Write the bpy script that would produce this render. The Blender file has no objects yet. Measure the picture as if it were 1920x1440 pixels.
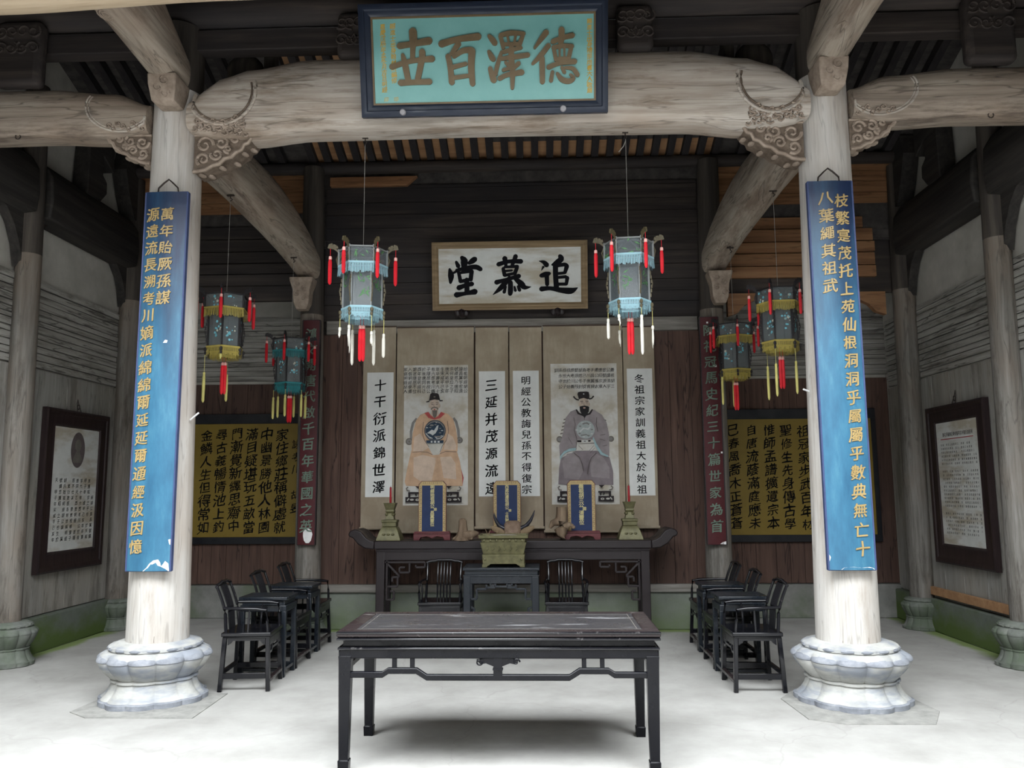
import bpy, bmesh, math, random
from math import sin, cos, pi, radians as R
from mathutils import Vector as V, Matrix
SC = bpy.context.scene
C = SC.collection
random.seed(7)

# ------------------------------------------------------------------ camera, sky, exposure
cam = bpy.data.cameras.new('camera'); cam.sensor_width = 36.0; cam.lens = 36.0*1520.45/1920
cam.clip_start = 0.05; cam.clip_end = 200
co = bpy.data.objects.new('camera', cam); C.objects.link(co)
PIT, YAW, ROL = .1303, .0356, -.0063
f0 = V((-sin(YAW), cos(YAW), 0)); rt = V((cos(YAW), sin(YAW), 0)); z0 = V((0, 0, 1))
fw = f0*cos(PIT)+z0*sin(PIT); up = -f0*sin(PIT)+z0*cos(PIT)
r2 = rt*cos(ROL)+up*sin(ROL); u2 = -rt*sin(ROL)+up*cos(ROL)
co.matrix_world = Matrix((( r2.x, u2.x, -fw.x, .3563), (r2.y, u2.y, -fw.y, 0), (r2.z, u2.z, -fw.z, 1.6), (0, 0, 0, 1)))
SC.camera = co
SC.view_settings.view_transform = 'Standard'; SC.view_settings.look = 'None'
SC.view_settings.gamma = 1.0; SC.view_settings.use_curve_mapping = False
SC.view_settings.exposure = 0.0
w = bpy.data.worlds.new('overcast_sky'); SC.world = w; w.use_nodes = True
bg = w.node_tree.nodes['Background']; bg.inputs[0].default_value = (.93, .97, 1.0, 1); bg.inputs[1].default_value = 21.5
pl = bpy.data.lights.new('sky_well_portal', 'AREA'); pl.shape = 'RECTANGLE'; pl.size = 9.6; pl.size_y = 5.2
pl.cycles.is_portal = True
po = bpy.data.objects.new('sky_well_portal', pl); C.objects.link(po); po.location = (0, 1.8, 5.74); po.rotation_euler.x = math.atan2(4.76-6.7, 4.8)
SC.cycles.use_denoising = True
SC.cycles.max_bounces = 10; SC.cycles.diffuse_bounces = 6; SC.cycles.glossy_bounces = 4; SC.cycles.transparent_max_bounces = 12
SC.cycles.sample_clamp_indirect = 6.0

# ------------------------------------------------------------------ materials
def nmat(name, rough=.6, spec=.4, metal=0.0):
    m = bpy.data.materials.new(name); m.use_nodes = True
    nt = m.node_tree; b = nt.nodes['Principled BSDF']
    b.inputs['Roughness'].default_value = rough; b.inputs['Metallic'].default_value = metal  # dielectric unless said otherwise
    b.inputs['Specular IOR Level'].default_value = spec
    return m, nt, b
def c4(c): return (c[0], c[1], c[2], 1)
def noise(nt, scale, detail=5, rgh=.6, src=None, loc=(0, 0, 0), dist=0.0):
    tc = nt.nodes.new('ShaderNodeTexCoord'); mp = nt.nodes.new('ShaderNodeMapping')
    mp.inputs['Scale'].default_value = scale if hasattr(scale, '__len__') else (scale,)*3
    mp.inputs['Location'].default_value = loc
    nt.links.new(tc.outputs['Object'], mp.inputs[0])
    n = nt.nodes.new('ShaderNodeTexNoise'); n.inputs['Scale'].default_value = 1.0
    n.inputs['Detail'].default_value = detail; n.inputs['Roughness'].default_value = rgh
    n.inputs['Distortion'].default_value = dist
    nt.links.new(mp.outputs[0], n.inputs['Vector'])
    return n.outputs[0]
def ramp(nt, src, stops):
    r = nt.nodes.new('ShaderNodeValToRGB'); e = r.color_ramp.elements
    while len(e) > 1: e.remove(e[-1])
    e[0].position, e[0].color = stops[0][0], c4(stops[0][1]) if hasattr(stops[0][1], '__len__') else (stops[0][1],)*3+(1,)
    for p, c in stops[1:]:
        k = e.new(p); k.color = c4(c) if hasattr(c, '__len__') else (c, c, c, 1)
    nt.links.new(src, r.inputs[0]); return r.outputs[0]
def mix(nt, fac, a, b, mode='MIX'):
    m = nt.nodes.new('ShaderNodeMix'); m.data_type = 'RGBA'; m.blend_type = mode
    for s, i in ((fac, 0), (a, 6), (b, 7)):
        if hasattr(s, 'links') or isinstance(s, bpy.types.NodeSocket): nt.links.new(s, m.inputs[i])
        elif i == 0: m.inputs[0].default_value = s
        else: m.inputs[i].default_value = c4(s)
    return m.outputs[2]
def bump(nt, b, src, strength, dist=.01):
    k = nt.nodes.new('ShaderNodeBump'); k.inputs['Strength'].default_value = strength; k.inputs['Distance'].default_value = dist
    nt.links.new(src, k.inputs['Height']); nt.links.new(k.outputs[0], b.inputs['Normal'])
AX = {'x': (1.2, 22, 22), 'y': (22, 1.2, 22), 'z': (22, 22, 1.2)}
def wood(name, stops, axis='z', k=1.0, rough=.75, bmp=.35, blot=None, bs=1.3, spec=.3, stain=None, crack=.0):
    """weathered timber: fine grain along one axis, big blotches, optional stains with hard edges"""
    m, nt, b = nmat(name, rough, spec)
    g = noise(nt, tuple(a*k for a in AX[axis]), 7, .65, dist=.3)
    col = ramp(nt, g, stops)
    if blot:
        s = [bs, bs, bs]; s['xyz'.index(axis)] = bs*.4
        q = noise(nt, tuple(s), 4, .6, loc=(3.1, 1.7, .4))
        col = mix(nt, ramp(nt, q, [(.42, 0.0), (.66, 1.0)]), col, blot)
    if stain:
        s = [5.0, 5.0, 5.0]; s['xyz'.index(axis)] = .9
        q = noise(nt, tuple(s), 6, .7, loc=(9, 2, 5))
        col = mix(nt, ramp(nt, q, [(.52, 0.0), (.64, .8)]), col, stain)
    if crack:
        # long thin drying cracks and dark streaks following the grain
        s = [7.0, 7.0, 7.0]; s['xyz'.index(axis)] = .55
        q = noise(nt, tuple(s), 3, .55, loc=(6, 1, 8), dist=.4)
        col = mix(nt, ramp(nt, q, [(.487, 0.0), (.4985, crack), (.5015, crack), (.513, 0.0)]), col, tuple(v*.3 for v in stops[0][1]))
        s = [60.0, 60.0, 60.0]; s['xyz'.index(axis)] = 2.2
        q2 = noise(nt, tuple(s), 4, .7, loc=(3, 3, 1))
        col = mix(nt, ramp(nt, q2, [(.55, 0.0), (.75, .55)]), col, stops[0][1])
    nt.links.new(col, b.inputs['Base Color']); bump(nt, b, g, bmp, .004)
    return m
def mottle(name, stops, scale=6, rough=.7, spec=.3, bmp=.15, metal=0.0, blot=None, bs=1.0, dist=.004, coat=0.0):
    m, nt, b = nmat(name, rough, spec, metal)
    g = noise(nt, scale, 7, .65)
    col = ramp(nt, g, stops)
    if blot:
        q = noise(nt, bs, 4, .6, loc=(4, 2, 7)); col = mix(nt, ramp(nt, q, [(.45, 0.0), (.62, 1.0)]), col, blot)
    nt.links.new(col, b.inputs['Base Color'])
    if bmp: bump(nt, b, g, bmp, dist)
    if coat: b.inputs['Coat Weight'].default_value = coat; b.inputs['Coat Roughness'].default_value = .12
    return m
def flat(name, c, rough=.6, spec=.3, metal=0.0):
    m, nt, b = nmat(name, rough, spec, metal)
    g = noise(nt, 9, 4, .6); col = ramp(nt, g, [(.3, tuple(x*.82 for x in c)), (.7, tuple(min(1, x*1.12) for x in c))])
    nt.links.new(col, b.inputs['Base Color']); return m

M = {}
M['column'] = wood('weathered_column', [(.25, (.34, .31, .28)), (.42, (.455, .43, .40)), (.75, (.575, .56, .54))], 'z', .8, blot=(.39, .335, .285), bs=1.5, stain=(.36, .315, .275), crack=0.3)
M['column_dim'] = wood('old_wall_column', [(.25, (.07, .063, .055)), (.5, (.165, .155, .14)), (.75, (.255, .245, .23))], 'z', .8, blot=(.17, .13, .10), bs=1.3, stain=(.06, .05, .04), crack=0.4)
M['beam_x'] = wood('weathered_beam', [(.25, (.20, .165, .135)), (.5, (.42, .375, .33)), (.75, (.57, .525, .475))], 'x', .7, blot=(.34, .26, .2), bs=1.2, stain=(.2, .15, .11), crack=0.5)
M['beam_side'] = wood('brown_side_beam', [(.25, (.13, .10, .08)), (.5, (.285, .235, .19)), (.75, (.40, .345, .29))], 'x', .7, blot=(.22, .155, .11), bs=1.4, stain=(.10, .075, .06), crack=0.55)
M['beam_y'] = wood('weathered_cross_beam', [(.25, (.13, .105, .085)), (.5, (.285, .24, .195)), (.75, (.40, .35, .295))], 'y', .7, blot=(.27, .2, .15), bs=1.2, stain=(.14, .1, .075), crack=0.55)
M['pale_x'] = wood('pale_eave_timber', [(.25, (.3, .22, .15)), (.5, (.46, .36, .25)), (.75, (.55, .45, .33))], 'x', .8)
M['carved'] = mottle('carved_timber', [(.3, (.19, .145, .112)), (.7, (.37, .30, .245))], 14, .8, .2, .3)
M['carved_recess_shade'] = mottle('shade_toned_carved_ground', [(.3, (.075, .055, .042)), (.7, (.19, .148, .115))], 14, .9, .15, .3)  # recess shade of the brackets and beam groove is put into this colour
M['dark_x'] = wood('smoke_dark_planks', [(.25, (.012, .010, .010)), (.5, (.038, .030, .027)), (.78, (.085, .066, .055))], 'x', .6, blot=(.022, .02, .022), bs=1.0)
M['dark_y'] = wood('smoke_dark_beam', [(.25, (.010, .009, .009)), (.5, (.028, .025, .023)), (.78, (.06, .052, .046))], 'y', .6)
M['dark_z'] = wood('dark_post_timber', [(.25, (.016, .014, .013)), (.5, (.05, .042, .036)), (.78, (.1, .085, .07))], 'z', .6)
M['rafter'] = wood('dark_rafter', [(.3, (.012, .011, .013)), (.7, (.04, .034, .034))], 'y', .6)
M['roof_dark'] = mottle('old_roof_tiles', [(.3, (.03, .028, .028)), (.7, (.09, .08, .075))], (6, 14, 6), .85, .2, .4)
M['brown_z'] = wood('red_brown_boards', [(.25, (.04, .022, .018)), (.5, (.105, .06, .046)), (.78, (.17, .105, .082))], 'z', .6, blot=(.075, .045, .036), bs=1.4, crack=0.75)
M['orange_x'] = wood('new_fir_boards', [(.3, (.13, .06, .028)), (.5, (.25, .125, .06)), (.7, (.32, .175, .088))], 'x', .5, rough=.6, crack=0.4)
M['orange_y'] = wood('new_roof_boards', [(.3, (.25, .13, .065)), (.5, (.35, .195, .10)), (.7, (.42, .245, .13))], 'x', .5, rough=.6)
M['plaster'] = mottle('old_lime_plaster', [(.3, (.40, .385, .35)), (.7, (.52, .505, .465))], 3.0, .9, .1, .1, blot=(.36, .345, .31), bs=1.2)
M['gable'] = mottle('white_bounce_plaster', [(.3, (.66, .66, .64)), (.7, (.76, .76, .74))], 2.0, .9, .1, .1)
M['court'] = mottle('bounce_courtyard_paving', [(.3, (.42, .41, .39)), (.7, (.52, .51, .49))], 3, .85, .2, .1)
M['wash_z'] = wood('whitewashed_boards', [(.28, (.155, .148, .138)), (.42, (.235, .228, .211)), (.7, (.345, .336, .314))], 'z', .45, rough=.85, blot=(.32, .295, .26), bs=1.6, stain=(.16, .145, .125), crack=0.35)
M['wash_y'] = wood('whitewashed_battens', [(.3, (.12, .112, .1)), (.46, (.32, .31, .285)), (.72, (.46, .45, .42))], 'y', .7, rough=.85, stain=(.12, .11, .095), crack=0.75)
M['wash_x'] = wood('grey_battens', [(.3, (.10, .092, .085)), (.5, (.25, .24, .22)), (.75, (.38, .37, .35))], 'x', .7, rough=.85, stain=(.1, .09, .08), crack=0.75)
M['sill_x'] = wood('grey_sill_timber', [(.3, (.09, .08, .07)), (.5, (.18, .168, .15)), (.75, (.30, .285, .265))], 'x', .8)
M['stone'] = mottle('plinth_stone', [(.3, (.30, .30, .285)), (.55, (.42, .42, .40)), (.75, (.50, .50, .48))], (5, 5, 9), .8, .25, .2, blot=(.245, .265, .30), bs=(2.5, 2.5, 9))
M['stone_edge'] = mottle('worn_blue_stone_edge', [(.3, (.15, .16, .185)), (.55, (.24, .255, .285)), (.75, (.36, .37, .39))], (9, 9, 14), .8, .25, .25)
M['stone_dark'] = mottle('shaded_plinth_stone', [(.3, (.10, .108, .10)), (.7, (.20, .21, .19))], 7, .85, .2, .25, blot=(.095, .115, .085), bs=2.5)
M['slab'] = mottle('paving_slab_stone', [(.3, (.20, .20, .19)), (.7, (.33, .325, .305))], 10, .85, .2, .2)
def mossy(name, base, moss):
    m, nt, b = nmat(name, .85, .2)
    g = noise(nt, 5, 7, .65); col = ramp(nt, g, [(.3, tuple(x*.7 for x in base)), (.7, base)])
    tc = nt.nodes.new('ShaderNodeTexCoord'); sp = nt.nodes.new('ShaderNodeSeparateXYZ'); nt.links.new(tc.outputs['Object'], sp.inputs[0])
    mr = nt.nodes.new('ShaderNodeMapRange'); mr.inputs[1].default_value = .42; mr.inputs[2].default_value = 0.0
    nt.links.new(sp.outputs[2], mr.inputs[0])
    q = noise(nt, (2.2, 2.2, 3.5), 5, .65, loc=(1, 5, 2))
    a = nt.nodes.new('ShaderNodeMath'); a.operation = 'MULTIPLY_ADD'; a.inputs[1].default_value = .55
    nt.links.new(mr.outputs[0], a.inputs[0]); nt.links.new(q, a.inputs[2])
    col = mix(nt, ramp(nt, a.outputs[0], [(.55, 0.0), (.95, 1.0)]), col, moss)
    nt.links.new(col, b.inputs['Base Color']); bump(nt, b, g, .2, .006)
    return m
M['base'] = mossy('mossy_wall_base', (.155, .175, .15), (.085, .125, .038))
M['base_c'] = mossy('mossy_altar_wall_base', (.19, .21, .18), (.135, .17, .10))
M['base_grey'] = mottle('grey_plaster_base', [(.3, (.15, .15, .14)), (.7, (.26, .26, .245))], 4, .9, .15, .15, blot=(.13, .15, .11), bs=1.5)
def floor_mat():
    m, nt, b = nmat('worn_lime_floor', .75, .25)
    g = noise(nt, 1.6, 8, .65); f = noise(nt, 22, 5, .6)
    col = ramp(nt, g, [(.3, (.27, .265, .25)), (.5, (.34, .335, .32)), (.72, (.41, .405, .39))])
    col = mix(nt, ramp(nt, f, [(.35, .22), (.6, 0.0)]), col, (.33, .32, .30))
    v = nt.nodes.new('ShaderNodeTexVoronoi'); v.feature = 'DISTANCE_TO_EDGE'; v.inputs['Scale'].default_value = .45
    tc = nt.nodes.new('ShaderNodeTexCoord'); wv = nt.nodes.new('ShaderNodeVectorMath'); wv.operation = 'MULTIPLY_ADD'
    n2 = nt.nodes.new('ShaderNodeTexNoise'); n2.inputs['Scale'].default_value = 3.0; nt.links.new(tc.outputs['Object'], n2.inputs[0])
    wv.inputs[1].default_value = (.35, .35, .35); nt.links.new(n2.outputs[1], wv.inputs[0]); nt.links.new(tc.outputs['Object'], wv.inputs[2])
    nt.links.new(wv.outputs[0], v.inputs['Vector'])
    col = mix(nt, ramp(nt, v.outputs[0], [(.0, .3), (.004, 0.0)]), col, (.22, .21, .2))
    # moss along the damp foot of the walls: a stain that follows the walls
    sp = nt.nodes.new('ShaderNodeSeparateXYZ'); nt.links.new(tc.outputs['Object'], sp.inputs[0])
    ab = nt.nodes.new('ShaderNodeMath'); ab.operation = 'ABSOLUTE'; nt.links.new(sp.outputs[0], ab.inputs[0])
    m1 = nt.nodes.new('ShaderNodeMapRange'); m1.inputs[1].default_value = 4.45; m1.inputs[2].default_value = 4.8; nt.links.new(ab.outputs[0], m1.inputs[0])
    m2 = nt.nodes.new('ShaderNodeMapRange'); m2.inputs[1].default_value = 9.35; m2.inputs[2].default_value = 9.75; nt.links.new(sp.outputs[1], m2.inputs[0])
    m3 = nt.nodes.new('ShaderNodeMapRange'); m3.inputs[1].default_value = 2.5; m3.inputs[2].default_value = 2.2; nt.links.new(ab.outputs[0], m3.inputs[0])
    m4 = nt.nodes.new('ShaderNodeMath'); m4.operation = 'MULTIPLY'; nt.links.new(m2.outputs[0], m4.inputs[0]); nt.links.new(m3.outputs[0], m4.inputs[1])
    mx = nt.nodes.new('ShaderNodeMath'); mx.operation = 'MAXIMUM'; nt.links.new(m1.outputs[0], mx.inputs[0]); nt.links.new(m4.outputs[0], mx.inputs[1])
    q = noise(nt, 1.4, 5, .6, loc=(2, 2, 2)); ad = nt.nodes.new('ShaderNodeMath'); ad.operation = 'MULTIPLY_ADD'; ad.inputs[1].default_value = .9
    nt.links.new(mx.outputs[0], ad.inputs[0]); nt.links.new(q, ad.inputs[2])
    col = mix(nt, ramp(nt, ad.outputs[0], [(.75, 0.0), (1.15, 1.0)]), col, (.20, .26, .10))
    nt.links.new(col, b.inputs['Base Color']); bump(nt, b, f, .12, .004)
    return m
M['floor'] = floor_mat()
def lacquer(name, base, wear, amt, rough=.22, wscale=(9, 9, 9), spec=.42):
    m, nt, b = nmat(name, rough, spec)
    g = noise(nt, wscale, 8, .7); mask = ramp(nt, g, [(amt, 0.0), (amt+.1, 1.0)])
    col = mix(nt, mask, base, wear); nt.links.new(col, b.inputs['Base Color'])
    rr = noise(nt, 5, 5, .6, loc=(1, 1, 4)); ro = ramp(nt, rr, [(.3, rough*.8), (.7, rough*1.9)])
    nt.links.new(ro, b.inputs['Roughness']); bump(nt, b, rr, .06, .003)
    return m
M['lacquer'] = lacquer('black_lacquer', (.006, .006, .008), (.05, .047, .05), .67, .12)
M['lacquer_blue'] = lacquer('blue_black_lacquer', (.010, .013, .018), (.045, .052, .06), .63, .25)
M['table'] = lacquer('worn_black_lacquer', (.003, .0032, .0052), (.04, .038, .042), .65, .2, spec=.22)
M['table_top'] = lacquer('scuffed_table_top', (.030, .029, .032), (.26, .26, .27), .58, .26, (2.2, 11, 9))
M['table_rim'] = lacquer('worn_brown_rim', (.019, .013, .014), (.16, .145, .14), .6, .24, (5, 12, 9))
M['table_edge'] = lacquer('polished_table_edge', (.006, .006, .008), (.1, .095, .095), .6, .14, spec=.7)
M['inlay'] = flat('worn_inlay_line', (.12, .11, .10), .6)
M['maroon'] = lacquer('maroon_lacquer', (.012, .0075, .009), (.035, .024, .022), .62, .34)
M['maroon_red'] = flat('dark_red_lacquer', (.095, .018, .022), .35, .5)
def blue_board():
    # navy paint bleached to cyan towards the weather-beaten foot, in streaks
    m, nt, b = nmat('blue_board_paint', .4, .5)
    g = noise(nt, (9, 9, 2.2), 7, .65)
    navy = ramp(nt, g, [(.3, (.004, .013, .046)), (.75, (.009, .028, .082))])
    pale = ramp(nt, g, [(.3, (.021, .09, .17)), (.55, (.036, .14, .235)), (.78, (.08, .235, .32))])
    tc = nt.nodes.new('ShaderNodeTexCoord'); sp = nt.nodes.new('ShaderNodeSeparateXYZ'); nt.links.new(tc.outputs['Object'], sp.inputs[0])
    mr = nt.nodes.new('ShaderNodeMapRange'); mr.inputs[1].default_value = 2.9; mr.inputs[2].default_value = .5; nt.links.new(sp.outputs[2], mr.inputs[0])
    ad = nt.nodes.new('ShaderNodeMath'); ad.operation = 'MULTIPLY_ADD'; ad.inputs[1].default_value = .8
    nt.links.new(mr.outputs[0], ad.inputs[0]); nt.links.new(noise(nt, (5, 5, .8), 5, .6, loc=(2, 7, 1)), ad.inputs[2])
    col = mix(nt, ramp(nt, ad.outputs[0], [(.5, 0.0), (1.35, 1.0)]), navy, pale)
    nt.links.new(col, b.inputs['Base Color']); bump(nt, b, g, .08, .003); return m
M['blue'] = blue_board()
M['blue_edge'] = flat('blue_board_edge', (.05, .07, .16), .5)
M['chip'] = flat('bare_white_ground', (.72, .72, .72), .8)
M['gold'] = flat('dull_gold_paint', (.37, .265, .11), .45, .5)
M['gold_dark'] = flat('gold_brown_relief', (.165, .118, .066), .5, .4)
M['teal'] = mottle('teal_board_paint', [(.3, (.17, .40, .38)), (.7, (.22, .47, .45))], 2.5, .4, .4, 0)
M['navy'] = lacquer('navy_black_frame', (.016, .023, .042), (.05, .06, .08), .66, .35)
M['yellow_ink'] = flat('yellow_inscription', (.55, .36, .06), .5)
M['red_board'] = mottle('red_board_paint', [(.3, (.048, .0065, .009)), (.7, (.078, .012, .016))], 5, .55, .3, 0)
M['green_ink'] = flat('faded_green_characters', (.13, .185, .145), .6)
M['ochre'] = mottle('ochre_panel', [(.3, (.20, .135, .020)), (.7, (.245, .17, .027))], 3, .5, .3, 0)
M['ink'] = flat('black_ink', (.006, .006, .008), .8, .08)
M['ink_soft'] = flat('thin_ink', (.05, .05, .05), .7)
M['paper'] = mottle('scroll_paper', [(.3, (.60, .61, .60)), (.7, (.70, .71, .70))], 4, .9, .1, 0)
M['old_paper'] = mottle('stained_paper', [(.3, (.50, .49, .46)), (.7, (.62, .62, .60))], 4, .9, .1, 0, blot=(.44, .40, .33), bs=3.2)
M['silk'] = mottle('beige_silk_mount', [(.3, (.30, .25, .185)), (.7, (.37, .315, .24))], (30, 30, 6), .85, .15, 0, blot=(.27, .22, .16), bs=2.2)
M['plaque_paper'] = mottle('plaque_paper', [(.3, (.50, .51, .49)), (.7, (.60, .61, .59))], 4, .8, .1, 0, blot=(.40, .36, .29), bs=(1.6, 1.6, 5))
M['frame_gold'] = wood('ochre_wood_frame', [(.3, (.14, .095, .05)), (.7, (.26, .185, .105))], 'x', 1, .6)
M['frame_dark'] = wood('dark_carved_frame', [(.3, (.012, .008, .009)), (.7, (.035, .022, .022))], 'z', 1, .45)
M['rod'] = flat('dark_roller_wood', (.06, .035, .022), .5)
M['bronze'] = mottle('olive_gilt_bronze', [(.3, (.062, .057, .024)), (.7, (.14, .13, .06))], 18, .5, .5, .35, .25)
M['candle'] = flat('red_candle_wax', (.30, .012, .018), .4)
M['border_black'] = lacquer('black_panel_border', (.004, .0045, .008), (.02, .02, .025), .68, .4)
M['root'] = wood('root_wood', [(.25, (.06, .04, .027)), (.5, (.15, .105, .07)), (.75, (.25, .19, .13))], 'z', .8)
M['horn'] = flat('dark_horn', (.018, .018, .026), .3, .5)
M['hide'] = mottle('brown_head_wood', [(.3, (.13, .085, .06)), (.7, (.25, .18, .135))], 20, .8, .2, .3)
M['ear'] = flat('tan_ear_wood', (.19, .135, .08), .7)
M['ash'] = flat('grey_incense_ash', (.34, .31, .28), .95)
M['iron'] = flat('rusty_iron', (.035, .026, .022), .6, .4, .4)
M['nail'] = flat('zinc_peg_head', (.33, .32, .34), .5)
M['string'] = flat('grey_cord', (.25, .24, .22), .9)
M['rod_wood'] = flat('lantern_dark_rods', (.022, .02, .022), .5)
M['rod_pale'] = flat('lantern_grey_rods', (.16, .17, .17), .5)
M['fret'] = flat('gilt_fretwork', (.085, .07, .038), .5)
M['fret_dim'] = flat('brown_fretwork', (.16, .12, .07), .6)
M['red_silk'] = flat('red_silk_thread', (.55, .012, .022), .6)
M['white_silk'] = flat('ivory_thread', (.62, .60, .53), .8)
M['yellow_silk'] = flat('pale_yellow_thread', (.55, .50, .17), .8)
M['cap_silk'] = flat('pink_tassel_cap', (.75, .40, .36), .7)
M['blue_fringe'] = flat('pale_blue_fringe', (.26, .43, .49), .75)
M['yellow_fringe'] = flat('yellow_fringe_thread', (.36, .29, .07), .75)
M['teal_fringe'] = flat('teal_fringe_thread', (.03, .20, .22), .75)
M['leaf'] = flat('painted_green_leaves', (.075, .19, .075), .6)
M['blossom'] = flat('painted_blue_blossom', (.16, .42, .50), .6)
M['cream'] = flat('painted_cream_petal', (.5, .5, .42), .6)
def glass(name, tint, alpha):
    m, nt, b = nmat(name, .12, .5)
    b.inputs['Base Color'].default_value = c4(tint); b.inputs['Alpha'].default_value = alpha
    return m
M['glass'] = glass('dusty_lantern_glass', (.11, .13, .14), .52)
M['glass_dark'] = glass('dim_lantern_glass', (.14, .16, .165), .55)
M['pane'] = flat('white_label_paper', (.5, .5, .5), .7)

# portrait colours
for k, c in dict(robe_o=(.54, .365, .245), robe_o2=(.57, .45, .36), collar_r=(.42, .09, .09), badge_b=(.035, .055, .085), badge_w=(.52, .54, .54), face=(.50, .41, .34), hat=(.035, .03, .032),
                 beard=(.16, .145, .13), beard_d=(.03, .028, .03), robe_p=(.27, .24, .25), robe_p2=(.215, .185, .20), badge_g=(.36, .40, .40), cuff=(.30, .43, .46), lines=(.12, .10, .10), chair_g=(.21, .205, .20), pale=(.50, .49, .45), red=(.4, .07, .08)).items():
    M[k] = flat('painting_'+{'robe_o': 'orange_robe', 'robe_o2': 'pale_orange_robe', 'collar_r': 'red_collar', 'badge_b': 'navy_badge', 'badge_w': 'white_crane', 'face': 'skin_tone', 'hat': 'black_hat',
        'beard': 'grey_beard', 'beard_d': 'black_beard', 'robe_p': 'mauve_robe', 'robe_p2': 'deep_mauve', 'badge_g': 'grey_badge', 'cuff': 'sky_blue_cuff', 'lines': 'fold_lines', 'chair_g': 'grey_chair', 'pale': 'pale_ground', 'red': 'red_edge'}[k], c, .85, .1)

# ------------------------------------------------------------------ mesh helpers
class MB:
    def __init__(s): s.v = []; s.f = []; s.m = []
    def add(s, vs, fs, m=0):
        b = len(s.v); s.v += [tuple(v) for v in vs]; s.f += [tuple(b+i for i in f) for f in fs]; s.m += [m]*len(fs); return s
    def bx(s, x0, x1, y0, y1, z0, z1, m=0):
        vs = [(x, y, z) for z in (z0, z1) for y in (y0, y1) for x in (x0, x1)]
        return s.add(vs, [(0, 2, 3, 1), (4, 5, 7, 6), (0, 1, 5, 4), (2, 6, 7, 3), (0, 4, 6, 2), (1, 3, 7, 5)], m)
    def box(s, c, d, m=0, rot=None):
        b = len(s.v); s.bx(-d[0]/2, d[0]/2, -d[1]/2, d[1]/2, -d[2]/2, d[2]/2, m)
        for i in range(b, len(s.v)):
            p = V(s.v[i])
            if rot is not None: p = rot @ p
            s.v[i] = tuple(p+V(c))
        return s
    def prism(s, poly, a, b, axis='y', m=0, mside=None):
        f = {'y': lambda u, w, t: (u, t, w), 'x': lambda u, w, t: (t, u, w), 'z': lambda u, w, t: (u, w, t)}[axis]
        n = len(poly); vs = [f(u, w, a) for u, w in poly]+[f(u, w, b) for u, w in poly]
        s.add(vs, [tuple(range(n)), tuple(range(2*n-1, n-1, -1))], m)
        k = len(s.v)-2*n
        for i in range(n):
            j = (i+1) % n; s.f.append((k+i, k+j, k+n+j, k+n+i)); s.m.append(m if mside is None else mside)
        return s
    def poly(s, pts, m=0): return s.add(pts, [tuple(range(len(pts)))], m)
    def sweep(s, pts, sec, upv=(0, 0, 1), m=0, sc=None, cap=True, closed=False):
        """sec: list of (a,b): a along the side vector, b along the up vector"""
        P = [V(p) for p in pts]; n = len(sec); L = len(P); b = len(s.v)
        for i, p in enumerate(P):
            t = (P[(i+1) % L]-P[i-1]) if closed else (P[min(i+1, L-1)]-P[max(i-1, 0)])
            t.normalize(); u = V(upv)
            if abs(t.dot(u)) > .98: u = V((0, 1, 0)) if abs(t.y) < .9 else V((1, 0, 0))
            sd = t.cross(u).normalized(); u = sd.cross(t).normalized(); k = sc[i] if sc else 1.0
            for a, c in sec: s.v.append(tuple(p+sd*(a*k)+u*(c*k)))
        R_ = L if closed else L-1
        for i in range(R_):
            for j in range(n):
                a0 = b+i*n; a1 = b+((i+1) % L)*n; q = (j+1) % n
                s.f.append((a0+j, a0+q, a1+q, a1+j)); s.m.append(m)
        if cap and not closed:
            s.f.append(tuple(b+j for j in range(n-1, -1, -1))); s.f.append(tuple(b+(L-1)*n+j for j in range(n))); s.m += [m, m]
        return s
    def tube(s, pts, r, n=8, m=0, closed=False):
        rr = r if hasattr(r, '__len__') else None
        sec = [(cos(2*pi*k/n)*(1 if rr else r), sin(2*pi*k/n)*(1 if rr else r)) for k in range(n)]
        return s.sweep(pts, sec, m=m, sc=rr, closed=closed)
    def bar(s, pts, w, h, m=0, upv=(0, 0, 1)):
        return s.sweep(pts, [(-w/2, -h/2), (w/2, -h/2), (w/2, h/2), (-w/2, h/2)], upv, m)
    def loft(s, rings, m=0, cap=True):
        b = len(s.v); n = len(rings[0])
        for r in rings: s.v += [tuple(p) for p in r]
        for i in range(len(rings)-1):
            for j in range(n):
                q = (j+1) % n; s.f.append((b+i*n+j, b+i*n+q, b+(i+1)*n+q, b+(i+1)*n+j)); s.m.append(m)
        if cap:
            s.f.append(tuple(b+j for j in range(n-1, -1, -1))); s.f.append(tuple(b+(len(rings)-1)*n+j for j in range(n))); s.m += [m, m]
        return s
    def lathe(s, prof, c=(0, 0, 0), n=24, m=0, lob=None):
        rings = []
        for i, (r, z) in enumerate(prof):
            row = []
            for k in range(n):
                a = 2*pi*k/n; q = r*(lob(a, i, z) if lob else 1)
                row.append((c[0]+q*cos(a), c[1]+q*sin(a), c[2]+z))
            rings.append(row)
        return s.loft(rings, m)
    def rect_lathe(s, prof, c=(0, 0, 0), m=0):
        return s.loft([[(c[0]-a, c[1]-b, c[2]+z), (c[0]+a, c[1]-b, c[2]+z), (c[0]+a, c[1]+b, c[2]+z), (c[0]-a, c[1]+b, c[2]+z)] for a, b, z in prof], m)
    def ell(s, c, r, n=10, k=7, m=0, rot=None):
        rings = []
        for i in range(k+1):
            t = -pi/2+pi*i/k; q = max(.02, cos(t)); row = []
            for j in range(n):
                p = V((r[0]*q*cos(2*pi*j/n), r[1]*q*sin(2*pi*j/n), r[2]*sin(t)))
                if rot is not None: p = rot @ p
                row.append(tuple(p+V(c)))
            rings.append(row)
        return s.loft(rings, m)
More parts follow.
